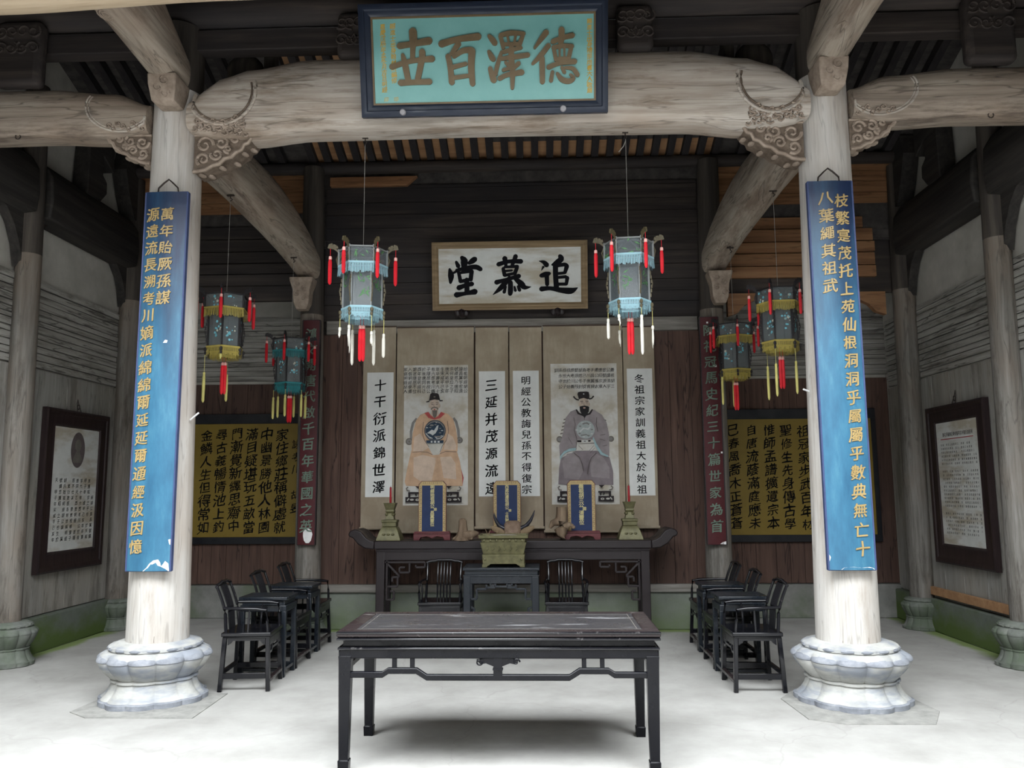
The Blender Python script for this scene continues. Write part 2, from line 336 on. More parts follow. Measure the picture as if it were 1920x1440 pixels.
    def build(s, name, mats, parent=None, loc=None, smooth=35, bev=0.0, w=False, seg=2, norm=True):
        me = bpy.data.meshes.new(name)
        vs = s.v
        if loc is not None: vs = [(a-loc[0], b-loc[1], c-loc[2]) for a, b, c in vs]
        elif w and parent is not None:
            q = parent.matrix_basis.translation
            if parent.parent: q = q+parent.parent.matrix_basis.translation
            vs = [(a-q[0], b-q[1], c-q[2]) for a, b, c in vs]
        me.from_pydata(vs, [], s.f)
        for k in (mats if isinstance(mats, (list, tuple)) else [mats]): me.materials.append(M[k] if isinstance(k, str) else k)
        me.polygons.foreach_set('material_index', s.m)
        if norm:
            bm = bmesh.new(); bm.from_mesh(me); bmesh.ops.recalc_face_normals(bm, faces=bm.faces); bm.to_mesh(me); bm.free()
        if smooth:
            me.polygons.foreach_set('use_smooth', [True]*len(me.polygons)); me.set_sharp_from_angle(angle=R(smooth))
        o = bpy.data.objects.new(name, me); C.objects.link(o)
        if parent: o.parent = parent
        if loc is not None: o.location = loc
        if bev:
            b = o.modifiers.new('bevel', 'BEVEL'); b.width = bev; b.segments = seg; b.limit_method = 'ANGLE'; b.angle_limit = R(40)
        return o

def tag(o, label, cat, group=None):
    o['label'] = label; o['category'] = cat
    if group: o['group'] = group
    return o
def thing(name, label, cat, loc=(0, 0, 0), rz=0.0, group=None):
    o = bpy.data.objects.new(name, None); C.objects.link(o); o.location = loc; o.rotation_euler = (0, 0, rz)
    o.empty_display_size = .1
    return tag(o, label, cat, group)
def struct(name, mb, mats, parent=None, **k):
    o = mb.build(name, mats, parent, **k)
    if not parent: o['kind'] = 'structure'
    return o
def dup(root, loc, rz, label, group=None):
    r = root.copy(); C.objects.link(r); r.location = loc; r.rotation_euler = (0, 0, rz); r['label'] = label
    if group: r['group'] = group
    for ch in list(root.children):
        c = ch.copy(); C.objects.link(c); c.parent = r
        for g in list(ch.children):
            d = g.copy(); C.objects.link(d); d.parent = c
    return r

# ------------------------------------------------------------------ lettering
GL = {}
def glyph(ch, off=0.0, res=2):
    k = (ch, off, res)
    if k not in GL:
        cu = bpy.data.curves.new('g', 'FONT'); cu.body = ch; cu.size = 1.0; cu.resolution_u = res; cu.offset = off
        o = bpy.data.objects.new('g', cu); C.objects.link(o)
        dg = bpy.context.evaluated_depsgraph_get(); me = bpy.data.meshes.new_from_object(o.evaluated_get(dg))
        vs = [tuple(v.co) for v in me.vertices]; fs = [tuple(p.vertices) for p in me.polygons]
        bpy.data.objects.remove(o); bpy.data.curves.remove(cu); bpy.data.meshes.remove(me)
        if vs:
            x0 = min(v[0] for v in vs); x1 = max(v[0] for v in vs); y0 = min(v[1] for v in vs); y1 = max(v[1] for v in vs)
            cx, cy = (x0+x1)/2, (y0+y1)/2; vs = [(v[0]-cx, v[1]-cy) for v in vs]
        GL[k] = (vs, fs)
    return GL[k]
def put(mb, ch, o, ux, uz, size, off=.012, res=2, brush=1.0, m=0, wx=1.0, thick=0.0):
    b = off*1.0
    sh = [(0, 0)] if b < .009 else [(-b, -b*.5), (b, b*.5), (0, b*1.1)]
    for i, (a, c) in enumerate(sh): put1(mb, ch, o, ux, uz, size, 0.0, res, brush, m, wx, thick, (a, c), i)
def put1(mb, ch, o, ux, uz, size, off, res, brush, m, wx, thick, dxy, lay):
    """one brush-written character centred on o in the plane ux, uz"""
    vs, fs = glyph(ch, off, res)
    if not vs: return
    o = V(o); ux = V(ux); uz = V(uz); nn = ux.cross(uz)
    r = random.Random(int(abs(o.x*9173+o.y*771+o.z*3571)*10) & 0xffff)
    sl = (.07+.06*r.random())*brush; sh = (.02+.08*(r.random()-.3))*brush; p1, p2 = r.random()*6, r.random()*6; k = size*(1+.12*(r.random()-.5)*brush)
    out = []
    for x, y in vs:
        X = x+dxy[0]+sh*y+.022*brush*sin(7*y+p1); Y = y+dxy[1]+sl*x+.022*brush*sin(8*x+p2)
        out.append(o+ux*(X*k*wx)+uz*(Y*k)+nn*(.00015*lay))
    if thick:
        n = len(out); mb.add([p+nn*0 for p in out]+[p-nn*thick for p in out], fs+[tuple(i+n for i in f[::-1]) for f in fs], m)
        ed = {}
        for f in fs:
            for a, b in zip(f, f[1:]+f[:1]): ed[(a, b)] = 1
        base = len(mb.v)-2*n
        for a, b in ed:
            if (b, a) not in ed: mb.f.append((base+a, base+n+a, base+n+b, base+b)); mb.m.append(m)
    else: mb.add(out, fs, m)
def column(mb, s, o, ux, uz, step, size, **k):
    o = V(o); uz = V(uz)
    for i, ch in enumerate(s):
        if ch != ' ': put(mb, ch, o-uz*(step*i), ux, uz, size, **k)
def strokes(mb, lst, fn, thick=0.0, nn=V((0, 1, 0)), m=0):
    """brush strokes: each a list of (x, y, half width) points; fn maps (x, y) to space. Built as swept, rounded outlines"""
    for q, st in enumerate(lst):
        P = []
        for i in range(len(st)-1):
            p0 = st[max(i-1, 0)]; p1 = st[i]; p2 = st[i+1]; p3 = st[min(i+2, len(st)-1)]
            for t in (0, .25, .5, .75):
                P.append(tuple(.5*((2*b)+(c-a)*t+(2*a-5*b+4*c-d)*t*t+(-a+3*b-3*c+d)*t**3) for a, b, c, d in zip(p0, p1, p2, p3)))
        P.append(st[-1]); Lf = []; Rt = []
        for i, (x, y, h) in enumerate(P):
            a = P[max(i-1, 0)]; b = P[min(i+1, len(P)-1)]; tx, ty = b[0]-a[0], b[1]-a[1]; L = math.hypot(tx, ty) or 1
            nx, ny = -ty/L*h, tx/L*h; Lf.append((x+nx, y+ny)); Rt.append((x-nx, y-ny))
        def capp(p, d, h):
            a0 = math.atan2(d[1], d[0]); return [(p[0]+cos(a0+t)*h*.9, p[1]+sin(a0+t)*h*.9) for t in (-pi/2+.5, -.35, .35, pi/2-.5)]
        e = capp(P[-1], (P[-1][0]-P[-2][0], P[-1][1]-P[-2][1]), P[-1][2]); b0 = capp(P[0], (P[0][0]-P[1][0], P[0][1]-P[1][1]), P[0][2])
        eps = nn*(-.0004*q)
        n = len(P); F = [V(fn(*p))+eps for p in Lf+Rt]
        fs = [(i, i+1, n+i+1, n+i) for i in range(n-1)]
        E1 = [V(fn(*p))+eps for p in e]; E0 = [V(fn(*p))+eps for p in b0]
        vs = F+E1+E0; fs += [(2*n-1,)+tuple(2*n+i for i in range(4))+(n-1,), (0,)+tuple(2*n+4+i for i in range(4))+(n,)]
        if thick:
            k = len(vs); rim = list(range(n))+[2*n+3-i for i in range(4)]+[n+i for i in range(n-1, -1, -1)]+[2*n+7-i for i in range(4)]
            vs = [p-nn*thick for p in vs]+vs
            fs = fs+[(rim[i], rim[(i+1) % len(rim)], rim[(i+1) % len(rim)]+k, rim[i]+k) for i in range(len(rim))]
        mb.add(vs, fs, m)
XX, YY, ZZ = (1, 0, 0), (0, 1, 0), (0, 0, 1)
# ------------------------------------------------------------------ the setting
rnd = random.Random(3)
fl = MB().bx(-7, 7, -4.2, 11.2, -.12, 0)
floor = struct('floor', fl, 'floor', loc=(0, 0, 0), smooth=0)
for sx, poly in ((-1, [(-3.13, 6.1), (-2.93, 5.95), (-2.15, 5.95), (-2.17, 6.66), (-3.1, 6.75)]), (1, [(2.17, 6.55), (2.2, 5.98), (2.42, 5.86), (3.02, 5.87), (3.2, 6.2), (3.15, 6.75), (2.3, 6.75)])):
    MB().prism(poly, 0, .006, 'z').build('paving_slab', 'slab', floor, smooth=0)
for nm, sx in (('left', -1), ('right', 1)):
    X = 4.84*sx
    mb = MB().bx(min(X, X+.22*sx), max(X, X+.22*sx), 4.3, 10.75, 0, 6.7)
    wl = struct('wall_'+nm, mb, 'plaster', loc=(0, 0, 0), smooth=0)
    struct('wall_unseen_gallery_'+nm, MB().bx(min(X, X+.22*sx), max(X, X+.22*sx), -4.4, 4.3, 0, 6.7), 'dark_y', loc=(0, 0, 0), smooth=0)  # unseen courtyard side wall, made dark to cut bounced light
    # whitewashed upright boards, each with its own small setback
    mb = MB(); y = 4.4
    while y < 10.5:
        wd = .17+.09*rnd.random(); d = .028+.008*rnd.random()
        mb.bx(min(X, X-d*sx), max(X, X-d*sx), y+.003, min(y+wd, 10.5)-.003, .37, 2.86); y += wd
    mb.build('board_panel', 'wash_z', wl, smooth=0)
    mb = MB(); z = 2.88
    while z < 3.74:
        h = .05+.03*rnd.random(); d = .02+.02*rnd.random(); mb.bx(min(X, X-d*sx), max(X, X-d*sx), 4.4, 10.5, z, z+h-.012); z += h
    mb.build('batten_panel', 'wash_y', wl, smooth=0)
    # stone base
    x1 = X-.10*sx
    mb = MB().prism([(4.3, 0), (10.55, 0), (10.55, .36), (4.3, .36)], min(X, x1), max(X, x1), 'x')
    b = struct('baseboard_'+nm, mb, 'base', loc=(0, 0, 0), bev=.015)
    if sx > 0:
        struct('trim_1', MB().bx(4.755, 4.80, 8.0, 9.62, .40, .49), 'orange_y', loc=(4.78, 8.8, .40), bev=.004)
# unseen gate hall added to shape the light: white bounce band, dark top
struct('wall_unseen_bounce', MB().bx(-5.06, 5.06, -.8, -.6, 3.3, 5.1), 'gable', loc=(0, -.7, 3.3), smooth=0)
struct('wall_unseen_blocker', MB().bx(-5.06, 5.06, -.8, -.62, 5.1, 6.7), 'dark_x', loc=(0, -.7, 5.1), smooth=0)
MB().bx(-4.8, 4.8, -.6, 4.05, -.01, .004).build('unseen_bounce_paving', 'court', floor, smooth=0)  # unseen pale slab added to bounce light up to the beams
struct('wall_gate', MB().bx(-5.06, 5.06, -4.4, -4.2, 0, 3.5), 'dark_x', loc=(0, -4.3, 0), smooth=0)
struct('ceiling_gate', MB().bx(-5.06, 5.06, -4.4, -.8, 3.3, 3.4), 'roof_dark', loc=(0, 0, 0), smooth=0)
# roof: boards between the rafters, new orange boards in some bays
RZ = lambda y: 5.74+.36*(9.5-y) if y > 7.6 else 6.424-.49*(7.6-y)
mb = MB()
xs = [-4.85, -4.4, -3.9, -3.4, -2.9, -2.6]+[-2.43+.183*i for i in range(28)]+[2.75, 3.2, 3.7, 4.2, 4.85]
for a, b in zip(xs, xs[1:]):
    org = -2.45 < a < -.3
    for y0, y1, mm in ((7.6, 9.36, 1 if org else 0), (9.36, 9.75, 1 if (org or a > -.3 and a < 2.4) else 0)):
        mb.add([(a, y0, RZ(y0)), (b, y0, RZ(y0)), (b, y1, RZ(y1)), (a, y1, RZ(y1)), (a, y0, RZ(y0)+.05), (b, y0, RZ(y0)+.05), (b, y1, RZ(y1)+.05), (a, y1, RZ(y1)+.05)],
               [(0, 1, 2, 3), (4, 7, 6, 5), (0, 4, 5, 1), (2, 6, 7, 3), (0, 3, 7, 4), (1, 5, 6, 2)], mm)
y0, y1 = 4.2, 7.6
mb.add([(-4.85, y0, RZ(y0)), (4.85, y0, RZ(y0)), (4.85, y1, RZ(y1)), (-4.85, y1, RZ(y1)), (-4.85, y0, RZ(y0)+.1), (4.85, y0, RZ(y0)+.1), (4.85, y1, RZ(y1)+.1), (-4.85, y1, RZ(y1)+.1)],
       [(0, 1, 2, 3), (4, 7, 6, 5), (0, 4, 5, 1), (2, 6, 7, 3), (0, 3, 7, 4), (1, 5, 6, 2)], 0)
mb.bx(-5.06, 5.06, 9.7, 10.95, 4.62, 4.72, 0)
mb.bx(-5.06, 5.06, 9.72, 9.82, 4.6, 6.0, 0)
struct('ceiling', mb, ['roof_dark', 'orange_y'], loc=(0, 0, 0), smooth=0)
# rafters on the rear slope
raf = MB().prism([(7.55, RZ(7.55)-.09), (9.62, RZ(9.62)-.09), (9.62, RZ(9.62)-.004), (7.55, RZ(7.6)-.004)], -.042, .042, 'x')
r0 = None
for i in range(28):
    x = -2.43+.183*i
    if r0 is None: r0 = raf.build('rafter', 'rafter', loc=(0, 7.6, 6.3), smooth=0); o = r0
    else: o = r0.copy(); C.objects.link(o)
    o.location.x = x; tag(o, 'dark sloping rafter in the even row above the altar wall', 'rafter', 'rafters under the rear roof slope')
for sx in (-1, 1):
    for i in range(9):
        o = r0.copy(); C.objects.link(o); o.location.x = sx*(2.82+.22*i)
        tag(o, 'dark sloping rafter under the roof of the %s side bay' % ('left' if sx < 0 else 'right'), 'rafter', 'rafters over the %s side bay' % ('left' if sx < 0 else 'right'))

# altar wall between the rear columns
def vboards(mb, x0, x1, y, z0, z1, w0=.17, w1=.26, m=0, dep=.02):
    x = x0
    while x < x1-.02:
        wd = w0+(w1-w0)*rnd.random(); d = dep*rnd.random()
        mb.bx(x+.002, min(x+wd, x1)-.002, y-.012-d*.5, y+.03, z0, z1, m); x += wd
def hboards(mb, x0, x1, y, z0, z1, h0=.13, h1=.22, m=0, dep=.025):
    z = z0
    while z < z1-.02:
        h = h0+(h1-h0)*rnd.random(); d = dep*rnd.random()
        mb.bx(x0, x1, y-.012-d, y+.03, z+.003, min(z+h, z1)-.003, m); z += h
wb = struct('wall_back', MB().bx(-2.32, 2.32, 9.75, 9.85, 0, 5.7), 'dark_x', loc=(0, 0, 0), smooth=0)
mb = MB(); vboards(mb, -2.3, 2.3, 9.72, .5, 3.5); mb.build('lower_boards', 'brown_z', wb, smooth=0)
mb = MB(); hboards(mb, -2.3, 2.3, 9.72, 3.66, 5.4); mb.build('upper_planks', 'dark_x', wb, smooth=0)
struct('trim_2', MB().bx(-2.25, 2.25, 9.64, 9.76, 3.5, 3.665), 'sill_x', loc=(0, 9.7, 3.5), bev=.006)
struct('trim_3', MB().bx(-2.3, 2.3, 9.62, 9.76, .425, .515), 'sill_x', loc=(0, 9.7, .425), bev=.008)
struct('baseboard_back', MB().bx(-2.32, 2.32, 9.66, 9.8, 0, .43), 'base_c', loc=(0, 0, 0), bev=.01)
mb = MB().prism([(-2.24, 5.37), (-1.28, 5.37), (-1.15, 5.485), (-2.24, 5.485)], 9.61, 9.68, 'y')
tag(mb.build('repair_plank', 'orange_x', loc=(-1.7, 9.64, 5.37), bev=.003), 'new orange repair plank with a slanted end, high on the altar wall', 'plank')
# side bays: recessed rear walls
for nm, sx in (('left', -1), ('right', 1)):
    a, b = (-4.84, -2.3) if sx < 0 else (2.3, 4.84)
    wl = struct('wall_back_'+nm, MB().bx(a, b, 10.62, 10.74, 0, 4.7), 'plaster', loc=(0, 0, 0), smooth=0)
    mb = MB(); vboards(mb, a, b, 10.6, .42, 3.02); mb.build('lower_boards', 'brown_z', wl, smooth=0)
    mb = MB(); hboards(mb, a, b, 10.6, 3.06, 3.92, .05, .09, dep=.035); mb.build('batten_panel', 'wash_x', wl, smooth=0)
    struct('baseboard_back_'+nm, MB().bx(a, b, 10.5, 10.66, 0, .41), 'base_grey', loc=(0, 0, 0), bev=.012)
    # return wall beside the altar wall
    xi = 2.3*sx
    struct('wall_return_'+nm, MB().bx(min(xi, xi+.06*sx)-.02, max(xi, xi+.06*sx)+.02, 9.8, 10.66, 0, 4.65), 'brown_z', loc=(0, 0, 0), smooth=0)
    # upper board wall over the side bay opening, with its dark rails and curved corner boards
    up = struct('wall_over_'+nm, MB().bx(a, b, 9.74, 9.8, 3.95, 5.75), 'dark_x', loc=(0, 0, 0), smooth=0)
    mb = MB()
    z = 4.13
    while z < 4.82:
        h = .135+.03*rnd.random()
        cut = .0 if z < 4.55 else (z-4.5)**2*2.2
        e0, e1 = (a+.45+cut, b-.1) if sx < 0 else (a+.1, b-.42-cut)
        mb.bx(e0, e1, 9.7-.03*rnd.random(), 9.745, z+.007, z+h-.007); z += h
    mb.build('board_panel', 'orange_x' if sx > 0 else 'dark_x', up, smooth=0)
    mb = MB(); hboards(mb, a+.1, b-.1, 9.73, 5.06, 5.66, .13, .16, dep=.05); mb.build('top_boards', 'orange_x', up, smooth=0)
    mb = MB()
    if sx > 0:
        for c, d in ((2.62, 1), (4.5, -1)):
            mb.prism([(c, 3.94), (c+.42*d, 3.94), (c+.34*d, 3.86), (c+.2*d, 3.79), (c+.12*d, 3.70), (c, 3.66)], 9.66, 9.74, 'y')
    else:
        mb.prism([(-4.5, 3.94), (-4.5, 3.55), (-4.36, 3.58), (-4.26, 3.7), (-4.2, 3.86), (-4.14, 3.94)], 9.66, 9.74, 'y')
    mb.build('corner_board', 'orange_x', up, smooth=0)

# ------------------------------------------------------------------ plinths and columns
def flower(n, k): return lambda a, i, z: 1+k*(abs(sin(n*a/2))-.6)
def plinth(name, x, y, s, mat, label, n=12, h=.40):
    t = thing(name, label, 'plinth', (x, y, 0))
    k = h/.40
    pet = lambda a, e: abs(sin(n*a/2+.35))**e
    big = lambda a: 1-.05*(sin(2*a+.5)**2)
    edge = 'stone_edge' if mat == 'stone' else mat
    MB().lathe([(.39*s, 0), (.418*s, .006*k), (.42*s, .036*k), (.40*s, .041*k), (.3*s, .042*k)], n=192, lob=lambda a, i, z: big(a)+.075*(pet(a, .5)-.75)).build('foot_rim', edge, t, smooth=42)
    MB().lathe([(.38*s, .038*k), (.40*s, .042*k), (.365*s, .068*k), (.338*s, .105*k), (.322*s, .146*k), (.337*s, .151*k), (.337*s, .163*k), (.30*s, .17*k)], n=192, lob=lambda a, i, z: big(a)+.065*(pet(a, .6)-.72)).build('foot', mat, t, smooth=42)
    MB().lathe([(.27*s, .158*k), (.308*s, .163*k), (.326*s, .176*k), (.358*s, .204*k), (.392*s, .24*k), (.415*s, .275*k), (.42*s, .30*k), (.405*s, .322*k), (.37*s, .34*k), (.335*s, .35*k)], n=192,
               lob=lambda a, i, z: 1+(.115 if i < 7 else .07 if i < 8 else .02)*(pet(a, .42)-.8)).build('lotus_drum', mat, t, smooth=50)
    MB().lathe([(.412*s, .283*k), (.424*s, .29*k), (.424*s, .302*k), (.41*s, .318*k), (.395*s, .325*k)], n=192, lob=lambda a, i, z: 1.002+.115*(pet(a, .42)-.8)).build('petal_edge', edge, t, smooth=50)
    MB().lathe([(.30*s, .342*k), (.33*s, .346*k), (.347*s, .354*k), (.345*s, .374*k), (.33*s, .384*k), (.30*s, .388*k), (.27*s, .40*k), (.2*s, .402*k)], n=192,
               lob=lambda a, i, z: 1+(.03*(pet(a*2, .5)-.7) if 1 <= i <= 4 else 0)).build('beaded_collar', mat, t, smooth=42)
    mb = MB()
    for q in range(16):
        a0 = 2*pi*q/16; mb.tube([(.343*s*cos(a0+d), .343*s*sin(a0+d), .364*k) for d in (-.13, -.065, 0, .065, .13)], [.006*k, .011*k, .012*k, .011*k, .006*k], 6)
    mb.build('collar_bead', edge, t)
    return t
def shaft(p0, p1, ra, rb, n=28):
    mb = MB(); rings = []; P0, P1 = V(p0), V(p1)
    for i in range(9):
        t = i/8; c = P0.lerp(P1, t); r = ra+(rb-ra)*t-.004*(1-abs(2*t-1))*0
        rings.append([(c.x+r*cos(2*pi*k/n), c.y+r*sin(2*pi*k/n), c.z) for k in range(n)])
    return mb.loft(rings)
for sx, nm in ((-1, 'left'), (1, 'right')):
    plinth('stone_plinth', 2.70*sx, 6.51, .985 if sx < 0 else 1.0, 'stone', 'pale carved lotus-drum stone plinth under the %s front column' % nm, h=.455)
    t = thing('timber_column', 'tall weathered timber column on the %s pale lotus plinth' % nm, 'column', (2.70*sx, 6.51, .455))
    shaft((2.69*sx, 6.51, .455), (2.73*sx, 6.51, 4.98), .234, .197).build('shaft', 'column', t, w=True, smooth=40)
    shaft((2.73*sx, 6.51, 4.98), (2.735*sx, 6.51, 5.58), .197, .19).build('upper_shaft', 'dark_z', t, w=True, smooth=40)  # upper length set in a darker tone than the shaft below
    mb = MB()
    xc = 2.70*sx+(.222 if sx < 0 else -.226)
    mb.tube([(xc, 6.44, 2.18 if sx < 0 else 2.36), (xc-.075*sx if sx < 0 else xc-.05, 6.42, 2.235 if sx < 0 else 2.375)], .007, 6); mb.build('wooden_pin', 'chip', t, w=True)
    mb = MB()
    for a, z1 in ((-pi/2+.32, .98), (-pi/2-.5, .72)):
        mb.tube([(2.69*sx+(.2335-.004*q)*cos(a+.012*sin(q*2.3)), 6.51+(.2335-.004*q)*sin(a+.012*sin(q*2.3)), .46+(z1-.46)*q/8) for q in range(9)], [.0012, .002, .003, .0025, .003, .002, .0025, .0015, .0006], 5)
    mb.build('drying_crack', 'rod', t, w=True, smooth=0)
    # rear column
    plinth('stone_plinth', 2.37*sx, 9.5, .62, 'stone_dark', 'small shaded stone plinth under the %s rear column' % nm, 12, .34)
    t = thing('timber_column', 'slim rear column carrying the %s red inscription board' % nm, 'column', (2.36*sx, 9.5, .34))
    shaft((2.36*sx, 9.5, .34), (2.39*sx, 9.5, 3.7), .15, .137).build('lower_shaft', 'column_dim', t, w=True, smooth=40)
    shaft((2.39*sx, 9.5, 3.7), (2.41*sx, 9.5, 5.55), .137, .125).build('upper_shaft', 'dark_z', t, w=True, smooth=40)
    # side wall columns
    for yy, rr, wh in ((7.72, .125, 'near'), (9.73, .135, 'corner')):
        s = .60 if wh == 'near' else .50
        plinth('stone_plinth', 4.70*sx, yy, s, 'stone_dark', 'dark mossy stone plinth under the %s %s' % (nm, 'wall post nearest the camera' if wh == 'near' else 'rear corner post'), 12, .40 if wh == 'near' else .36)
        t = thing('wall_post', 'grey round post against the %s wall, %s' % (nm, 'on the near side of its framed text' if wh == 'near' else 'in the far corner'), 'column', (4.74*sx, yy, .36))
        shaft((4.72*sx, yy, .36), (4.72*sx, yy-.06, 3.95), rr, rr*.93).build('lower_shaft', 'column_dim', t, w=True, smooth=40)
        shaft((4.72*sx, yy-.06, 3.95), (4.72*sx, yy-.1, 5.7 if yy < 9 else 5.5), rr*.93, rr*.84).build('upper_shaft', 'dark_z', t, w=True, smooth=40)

# ------------------------------------------------------------------ beams
def moon_beam(name, label, x0, x1, stn, yc, hy, mat, p=4.2, n=28, rot=None):
    """stn(x) -> (bottom, top); a curved beam along x with rounded cross section"""
    t = thing(name, label, 'beam', ((x0+x1)/2, yc, stn((x0+x1)/2)[0]))
    rings = []; N = 44
    for i in range(N+1):
        x = x0+(x1-x0)*i/N; b, u = stn(x); zc, hz = (b+u)/2, (u-b)/2; row = []
        for k in range(n):
            a = 2*pi*k/n; ca, sa = cos(a), sin(a); q = p if sa < 0 else 2.3
            row.append((x, yc+hy*math.copysign(abs(ca)**(2/q), ca), zc+hz*math.copysign(abs(sa)**(2/q), sa)))
        rings.append(row)
    MB().loft(rings).build('beam_body', mat, t, w=True, smooth=50)
    return t
def front_y(stn, yc, hy, x, z, p=4.2):
    b, u = stn(x); q = max(-1, min(1, (z-(b+u)/2)/((u-b)/2))); p = p if q < 0 else 2.3; return yc-hy*max(0.0, 1-abs(q)**p)**(1/p)
def interp(pts):
    def f(x):
        x = abs(x)
        for (a, b, c), (d, e, g) in zip(pts, pts[1:]):
            if x <= d:
                t = (x-a)/(d-a); t = t*t*(3-2*t); return (b+(e-b)*t, c+(g-c)*t)
        return pts[-1][1:]
    return f
FB = interp([(0, 4.575, 5.25), (1.55, 4.565, 5.24), (2.08, 4.515, 5.16), (2.32, 4.52, 5.08), (2.5, 4.55, 4.95), (2.58, 4.60, 4.85)])
BY, BH = 6.46, .185
t = moon_beam('moon_beam', 'great curved grey front beam behind the teal name board', -2.56, 2.56, FB, BY, BH, 'beam_x')
FRONT_BEAM = t
mb = MB(); cv = MB(); dk = MB()
for sx in (-1, 1):
    for rr, wdt in ((.285, .016), (.255, .009)):
        pts = []
        for i in range(25):
            a = R(18-i*8.2); x = 2.265+rr*-cos(a) if True else 0; z = 4.90+rr*sin(a); x = min(x, 2.5)
            pts.append((sx*x, front_y(FB, BY, BH, x, max(z, FB(x)[0]+.01))-.002, max(z, FB(x)[0]+.008)))
        (mb if rr > .27 else dk).tube(pts, wdt, 6)
    for i in range(24):
        cx = 2.06+.0425*(i % 11)+.02*(i//11); cz = 4.54+.005*(i % 11)+.055*(i//11)+.02*(i % 2); r = .03+.014*((i*7) % 5)/5
        if cx > 2.5: continue
        y = front_y(FB, BY, BH, cx, cz)
        cv.tube([(sx*(cx+r*k/9*cos(k*.9+i)), y-.006, cz+r*k/9*sin(k*.9+i)) for k in range(1, 10)], .009, 6)
mb.build('carved_rim', 'beam_x', t, w=True); dk.build('carved_groove', 'carved_recess_shade', t, w=True); cv.build('carved_foliage', 'carved', t, w=True)
mb = MB()
for x in (-1.107, 1.088):
    mb.tube([(x, 6.5, 4.585), (x, 6.5, 4.545), (x+.012, 6.5, 4.53), (x, 6.5, 4.51)], .006, 6); mb.box((x, 6.5, 4.572), (.05, .02, .012))
mb.build('iron_hook', 'iron', t, w=True)
for sx, nm in ((-1, 'left'), (1, 'right')):
    g = lambda u, sx=sx: interp([(0, 4.60, 4.86), (.35, 4.555, 4.98), (.9, 4.58, 5.03), (1.5, 4.575, 5.03), (2.0, 4.57, 4.98)])(abs(u)-2.9)
    t = moon_beam('moon_beam', 'curved weathered beam from the %s front column out to the %s wall' % (nm, nm), 2.92*sx, 4.83*sx, g, 6.47, .15, 'beam_side')
    mb = MB(); cv = MB()
    for rr, wdt in ((.24, .01), (.222, .006)):
        pts = []
        for i in range(20):
            a = R(-150+i*9); x = 3.14+rr*1.25*cos(a); z = 4.84+rr*sin(a); x = max(x, 2.93)
            if z < g(x)[1]: pts.append((sx*x, front_y(g, 6.47, .15, x, max(z, g(x)[0]+.01))-.002, max(z, g(x)[0]+.008)))
        mb.tube(pts, wdt, 6)
    for i in range(8):
        cx = 2.95+.04*i; cz = 4.62+.02*(i % 3); r = .026; y = front_y(g, 6.47, .15, cx, cz)
        cv.tube([(sx*(cx+r*k/9*cos(k*.9+i)), y-.006, cz+r*k/9*sin(k*.9+i)) for k in range(1, 10)], .008, 6)
    mb.build('carved_rim', 'beam_x', t, w=True); cv.build('carved_foliage', 'carved', t, w=True)
    x = 4.03*sx if sx < 0 else 4.02
    MB().tube([(x+.022*cos(k*.7), 6.36, 4.585+.022*sin(k*.7)) for k in range(9)], .005, 5, closed=True).build('iron_ring', 'iron', t, w=True)
def spiral(mb, c, r, tr, d, y, w=.010, ph=0.0):
    mb.tube([(c[0]+r*(1-k/22*.85)*cos(ph+d*k/22*2*pi*tr), y, c[1]+r*(1-k/22*.85)*sin(ph+d*k/22*2*pi*tr)) for k in range(23)], [w*(1-.4*k/22) for k in range(23)], 6)
def bracket(x, sgn, L, H, z, label, y0=6.37, y1=6.6):
    """carved bracket under a beam end; x = column face, sgn = direction away from the column"""
    t = thing('carved_bracket', label, 'bracket', (x, (y0+y1)/2, z-H))
    pf = [(0, 0), (1, 0), (1.03, -.12), (.97, -.26), (.9, -.3), (.86, -.44), (.76, -.5), (.68, -.62), (.56, -.66), (.46, -.8), (.34, -.84), (.22, -.95), (.1, -.98), (0, -1)]
    MB().prism([(x+sgn*L*a, z+H*b) for a, b in pf], y0, y1, 'y').build('bracket_block', 'carved_recess_shade', t, w=True, bev=.008, smooth=30)
    mb = MB()
    P = lambda a, b: (x+sgn*L*a, z+H*b)
    for a, b, r, d, ph in ((.2, -.3, .17, 1, 0), (.5, -.25, .14, -1, 2), (.75, -.16, .09, 1, 1), (.18, -.68, .13, -1, 4), (.42, -.55, .12, 1, 3), (.62, -.42, .08, -1, 5)):
        spiral(mb, P(a, b), r*L*.95, 1.35, d*sgn, y0-.006, .016, ph)
    mb.tube([(*P(a, b),) for a, b in ()] or [(P(a, b*1.0)[0], y0-.002, P(a, b)[1]) for a, b in pf[2:]], .017, 6)
    mb.tube([(P(0, 0)[0], y0-.002, z-.012), (P(1, 0)[0], y0-.002, z-.012)], .01, 6)
    # carving on the sloping underside
    for i in range(6):
        a, b = pf[3+i*2-(i > 4)]; p = P(a, b); mb.ell((p[0], (y0+y1)/2+.03*(-1)**i, p[1]-.004), (.03, .05, .014), 8, 5)
    mb.build('scroll_carving', 'carved', t, w=True)
    return t
for sx, nm in ((-1, 'left'), (1, 'right')):
    bracket(2.52*sx, -sx, .47, .33, 4.575, 'carved scroll bracket under the great beam, against the %s front column' % nm)
    bracket(2.90*sx, sx, .36, .26, 4.60, 'small carved bracket on the outer side of the %s front column' % nm, 6.4, 6.58)
